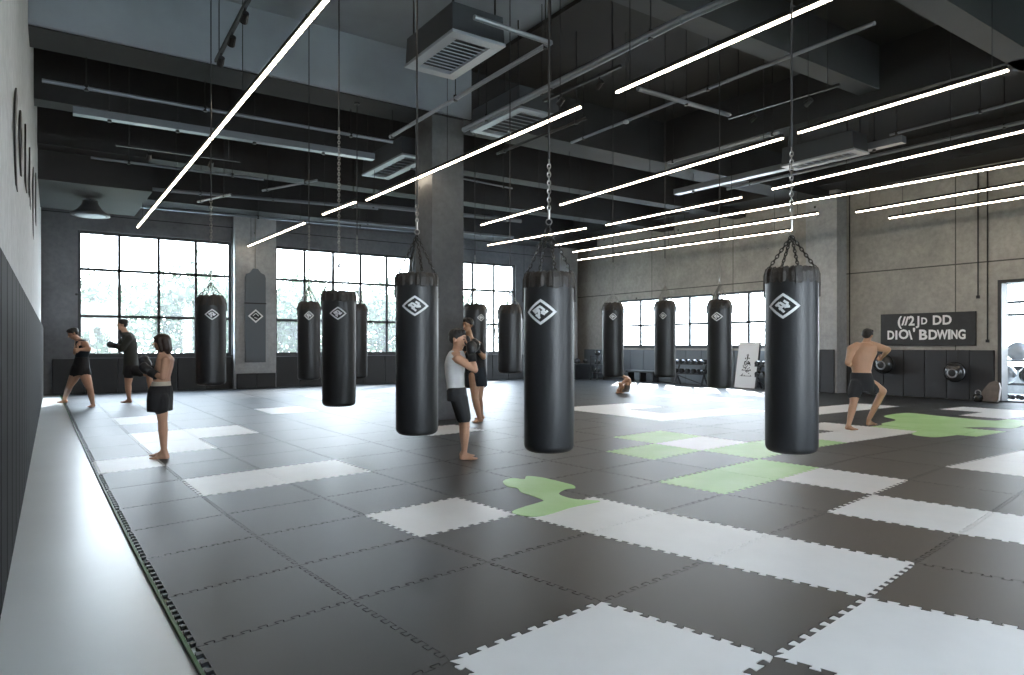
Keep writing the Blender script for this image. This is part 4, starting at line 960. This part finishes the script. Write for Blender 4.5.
bake('body', bm, 'skin', P, .011, 3); face(P, hc, fr, k); hair_short(P, hc, fr, k*1.04, 'hair')
bm = bmesh.new(); torso(bm, [(J(80.8, 366), side, frn, .205, .155), (J(82, 357), side, frn, .185, .145), (J(83, 348.5), side, frn, .225, .165), (J(82.2, 342.5), side, frn, .205, .145), (J(81, 339.5), side, frn, .13, .10)])
bake('tank_top', bm, 'cloth_navy', P, .012, 3)
bm = bmesh.new(); torso(bm, [(J(80, 375), side, frn, .25, .20), (J(80.8, 368), side, frn, .235, .185), (J(82, 357), side, frn, .19, .15)])
limb(bm, [J(78.5, 368, .08), J(75.5, 374, .1)], [.15, .13]); limb(bm, [J(83, 368, 0), J(85.5, 374, .05)], [.15, .13]); bake('shorts', bm, 'cloth_black', P, .012, 3)

# --- boxer in olive coat like top, knee raised
D = 17.9; k = 1.25
P = person('boxer in long dark olive top with one knee raised in front of the left window', None)
bm = bmesh.new(); hc = J(122.5, 324.5); fr = head(bm, hc, dirv(-.85, -.45, -.05), UP, k)
side = (FV*-.85+RV*.5).normalized(); frn = (RV*-.85+FV*-.5).normalized()
hipL, hipR = J(129.5, 370, .1), J(133, 369, .0)
kneeL, ankL, toeL = J(128, 384, .1), J(129, 398, .05), J(121.5, 402.5, .05)
kneeR, ankR, toeR = J(149, 374, .1), J(151.5, 394, -.1), J(147, 401, -.1)
for a, b, c_ in ((hipL, kneeL, ankL), (hipR, kneeR, ankR)): limb(bm, [a, a.lerp(b, .5), b, b.lerp(c_, .35), c_], [.12, .105, .078, .078, .045])
foot(bm, ankL, Vector((toeL.x, toeL.y, 0)), k); foot(bm, ankR, Vector((toeR.x, toeR.y, 0)), k)
torso(bm, [(J(131, 374), side, frn, .20, .15), (J(131, 362), side, frn, .18, .14), (J(130, 350), side, frn, .18, .14), (J(129, 340), side, frn, .22, .15), (J(127.5, 334.5), side, frn, .2, .12), (J(125.5, 331), side, frn, .09, .08)])
limb(bm, [J(126, 334), J(123.5, 329)], [.075, .068])
shL, shR = J(129, 338, .2), J(127, 338, -.18); elL, elR = J(122, 349, .25), J(119, 347, -.15); wrL, wrR = J(117, 346, .2), J(124, 337, -.1)
limb(bm, [shL, elL], [.08, .06]); limb(bm, [elL, wrL], [.058, .04]); limb(bm, [shR, elR], [.08, .06]); limb(bm, [elR, wrR], [.058, .04])
bake('body', bm, 'skin', P, .011, 3); face(P, hc, fr, k); hair_short(P, hc, fr, k*1.04, 'hair', .8)
bm = bmesh.new(); torso(bm, [(J(130.5, 374), side, frn, .23, .19), (J(131, 364), side, frn, .215, .175), (J(130.5, 350), side, frn, .205, .165), (J(129.5, 340), side, frn, .235, .17), (J(128, 335), side, frn, .215, .14), (J(126.5, 332), side, frn, .12, .10)])
limb(bm, [shL, elL], [.10, .08]); limb(bm, [elL, elL.lerp(wrL, .7)], [.078, .062]); limb(bm, [shR, elR], [.10, .08]); limb(bm, [elR, elR.lerp(wrR, .7)], [.078, .062])
bake('long_top', bm, 'cloth_olive', P, .013, 3)
bm = bmesh.new(); limb(bm, [J(131, 369, .05), J(141, 372, .1)], [.155, .125]); limb(bm, [J(130.5, 368, .1), J(129, 375, .1)], [.145, .13]); bake('shorts', bm, 'cloth_black', P, .012, 3)
glove(P, wrL, J(108, 344.5, .2), k*1.1, UP); glove(P, wrR, J(120, 328, -.1), k*1.0, RV)

# --- boxer in the dark behind the white tank top
D = 13.4; k = 1.2
P = person('boxer in dark clothes standing behind the one in the white tank top', None)
bm = bmesh.new(); hc = J(468, 325); fr = head(bm, hc, dirv(-.6, -.75, -.05), UP, k)
side = (FV*-.6+RV*.75).normalized(); frn = (RV*-.6+FV*-.75).normalized()
hipL, hipR = J(474, 376, .05), J(480, 376, -.05)
kneeL, ankL, toeL = J(475, 398, .15), J(479.5, 418, .05), J(472, 425, .15)
kneeR, ankR, toeR = J(479, 398, -.05), J(481, 415, -.5), J(475, 422, -.5)
for a, b, c_ in ((hipL, kneeL, ankL), (hipR, kneeR, ankR)): limb(bm, [a, a.lerp(b, .5), b, b.lerp(c_, .35), c_], [.11, .095, .07, .07, .044])
foot(bm, ankL, Vector((toeL.x, toeL.y, 0)), k); foot(bm, ankR, Vector((toeR.x, toeR.y, 0)), k)
torso(bm, [(J(477, 380), side, frn, .17, .13), (J(477, 366), side, frn, .16, .12), (J(475.5, 352), side, frn, .19, .14), (J(474, 344), side, frn, .2, .13), (J(471, 338), side, frn, .08, .07)])
limb(bm, [J(471, 342), J(468.5, 331)], [.07, .062])
shL, shR = J(480, 347, .15), J(468, 347, -.1); elL, elR = J(483.5, 357, .25), J(465, 358, .1); wrL, wrR = J(477, 350, .35), J(466, 347, .3)
limb(bm, [shL, elL], [.072, .054]); limb(bm, [elL, wrL], [.052, .036]); limb(bm, [shR, elR], [.072, .054]); limb(bm, [elR, wrR], [.052, .036])
bake('body', bm, 'skin_tan', P, .011, 3); face(P, hc, fr, k); hair_short(P, hc, fr, k*1.04, 'hair')
bm = bmesh.new(); torso(bm, [(J(477, 370), side, frn, .18, .14), (J(475.5, 352), side, frn, .205, .155), (J(474.2, 344.5), side, frn, .205, .14), (J(472.5, 341), side, frn, .13, .1)])
limb(bm, [shL, shL.lerp(elL, .6)], [.088, .078]); limb(bm, [shR, shR.lerp(elR, .6)], [.088, .078]); bake('shirt', bm, 'cloth_black', P, .012, 3)
bm = bmesh.new(); torso(bm, [(J(477.5, 386), side, frn, .20, .17), (J(477.5, 376), side, frn, .20, .16), (J(477, 365), side, frn, .175, .135)]); bake('shorts', bm, 'cloth_navy', P, .012, 3)
glove(P, wrL, J(474, 341, .38), k, RV); glove(P, wrR, J(466, 337, .35), k, RV)

# --- small crouching figure far right of centre
D = 21.4; k = .95
P = person('small crouching figure with bare back far away beside the hanging bags', None)
bm = bmesh.new(); hc = J(621.5, 373.5); fr = head(bm, hc, dirv(-.9, -.2, -.35), dirv(-.3, 0, 1), k)
side = FV*-1; frn = -RV
torso(bm, [(J(624.5, 391), side, frn, .15, .12), (J(626, 387), side, frn, .16, .13), (J(628, 382), side, frn, .14, .105), (J(627.3, 378.5), side, frn, .17, .1), (J(625, 376), side, frn, .10, .08)])
limb(bm, [J(625.5, 378), J(622.5, 375.5)], [.058, .05])
for q in (-1, 1):
    h_, kn, an = J(624.5, 389, .08*q), J(619.5, 383.5, .13*q), J(622, 392, .1*q)
    limb(bm, [h_, kn, kn.lerp(an, .4), an], [.075, .05, .052, .034]); foot(bm, an, Vector(((an-RV*.2).x, (an-RV*.2).y, 0)), k)
    sh, el, wr = J(626, 379.5, .15*q), J(621.5, 384, .2*q), J(618.5, 388.5, .12*q)
    limb(bm, [sh, el, wr], [.05, .038, .026]); hand(bm, wr, UP*-1-RV*.3, FV*q, k, .8)
bake('body', bm, 'skin_tan', P, .010, 2); face(P, hc, fr, k); hair_short(P, hc, fr, k*1.02, 'hair_brown')
bm = bmesh.new(); torso(bm, [(J(624, 392), side, frn, .17, .14), (J(625.5, 387.5), side, frn, .175, .145), (J(626.5, 385), side, frn, .16, .125)]); bake('shorts', bm, 'brown_pad', P, .012, 2)

# ------------------------------------------------------------------ light
w = bpy.data.worlds.new('sky'); bpy.context.scene.world = w; w.use_nodes = True
nw = w.node_tree; bg = nw.nodes['Background']
tc = nw.nodes.new('ShaderNodeTexCoord'); sp = nw.nodes.new('ShaderNodeSeparateXYZ'); rp = nw.nodes.new('ShaderNodeValToRGB')
nw.links.new(tc.outputs['Generated'], sp.inputs[0]); nw.links.new(sp.outputs[2], rp.inputs['Fac'])
rp.color_ramp.elements[0].color = (.90, .95, 1, 1); rp.color_ramp.elements[1].color = (.60, .78, 1, 1)
nw.links.new(rp.outputs['Color'], bg.inputs['Color']); bg.inputs['Strength'].default_value = 23.0
s = bpy.data.lights.new('sun', 'SUN'); s.energy = 18; s.angle = .02; s.color = (1, .97, .92)
so = bpy.data.objects.new('sun', s); C.objects.link(so)
so.rotation_euler = Vector((-.66, -.60, -.60)).to_track_quat('-Z', 'Y').to_euler()

cam = bpy.data.cameras.new('camera'); cam.sensor_width = 36; cam.lens = FPX/1024*36; cam.shift_y = 7.5/1024; cam.clip_end = 300; cam.clip_start = .05
co = bpy.data.objects.new('camera', cam); C.objects.link(co); co.location = (0, 0, CAMZ); co.rotation_euler = (PI/2, 0, -TH)
sc = bpy.context.scene; sc.camera = co
sc.view_settings.view_transform = 'Standard'; sc.view_settings.look = 'None'; sc.view_settings.gamma = 1; sc.view_settings.exposure = 0.0
sc.view_settings.use_curve_mapping = False
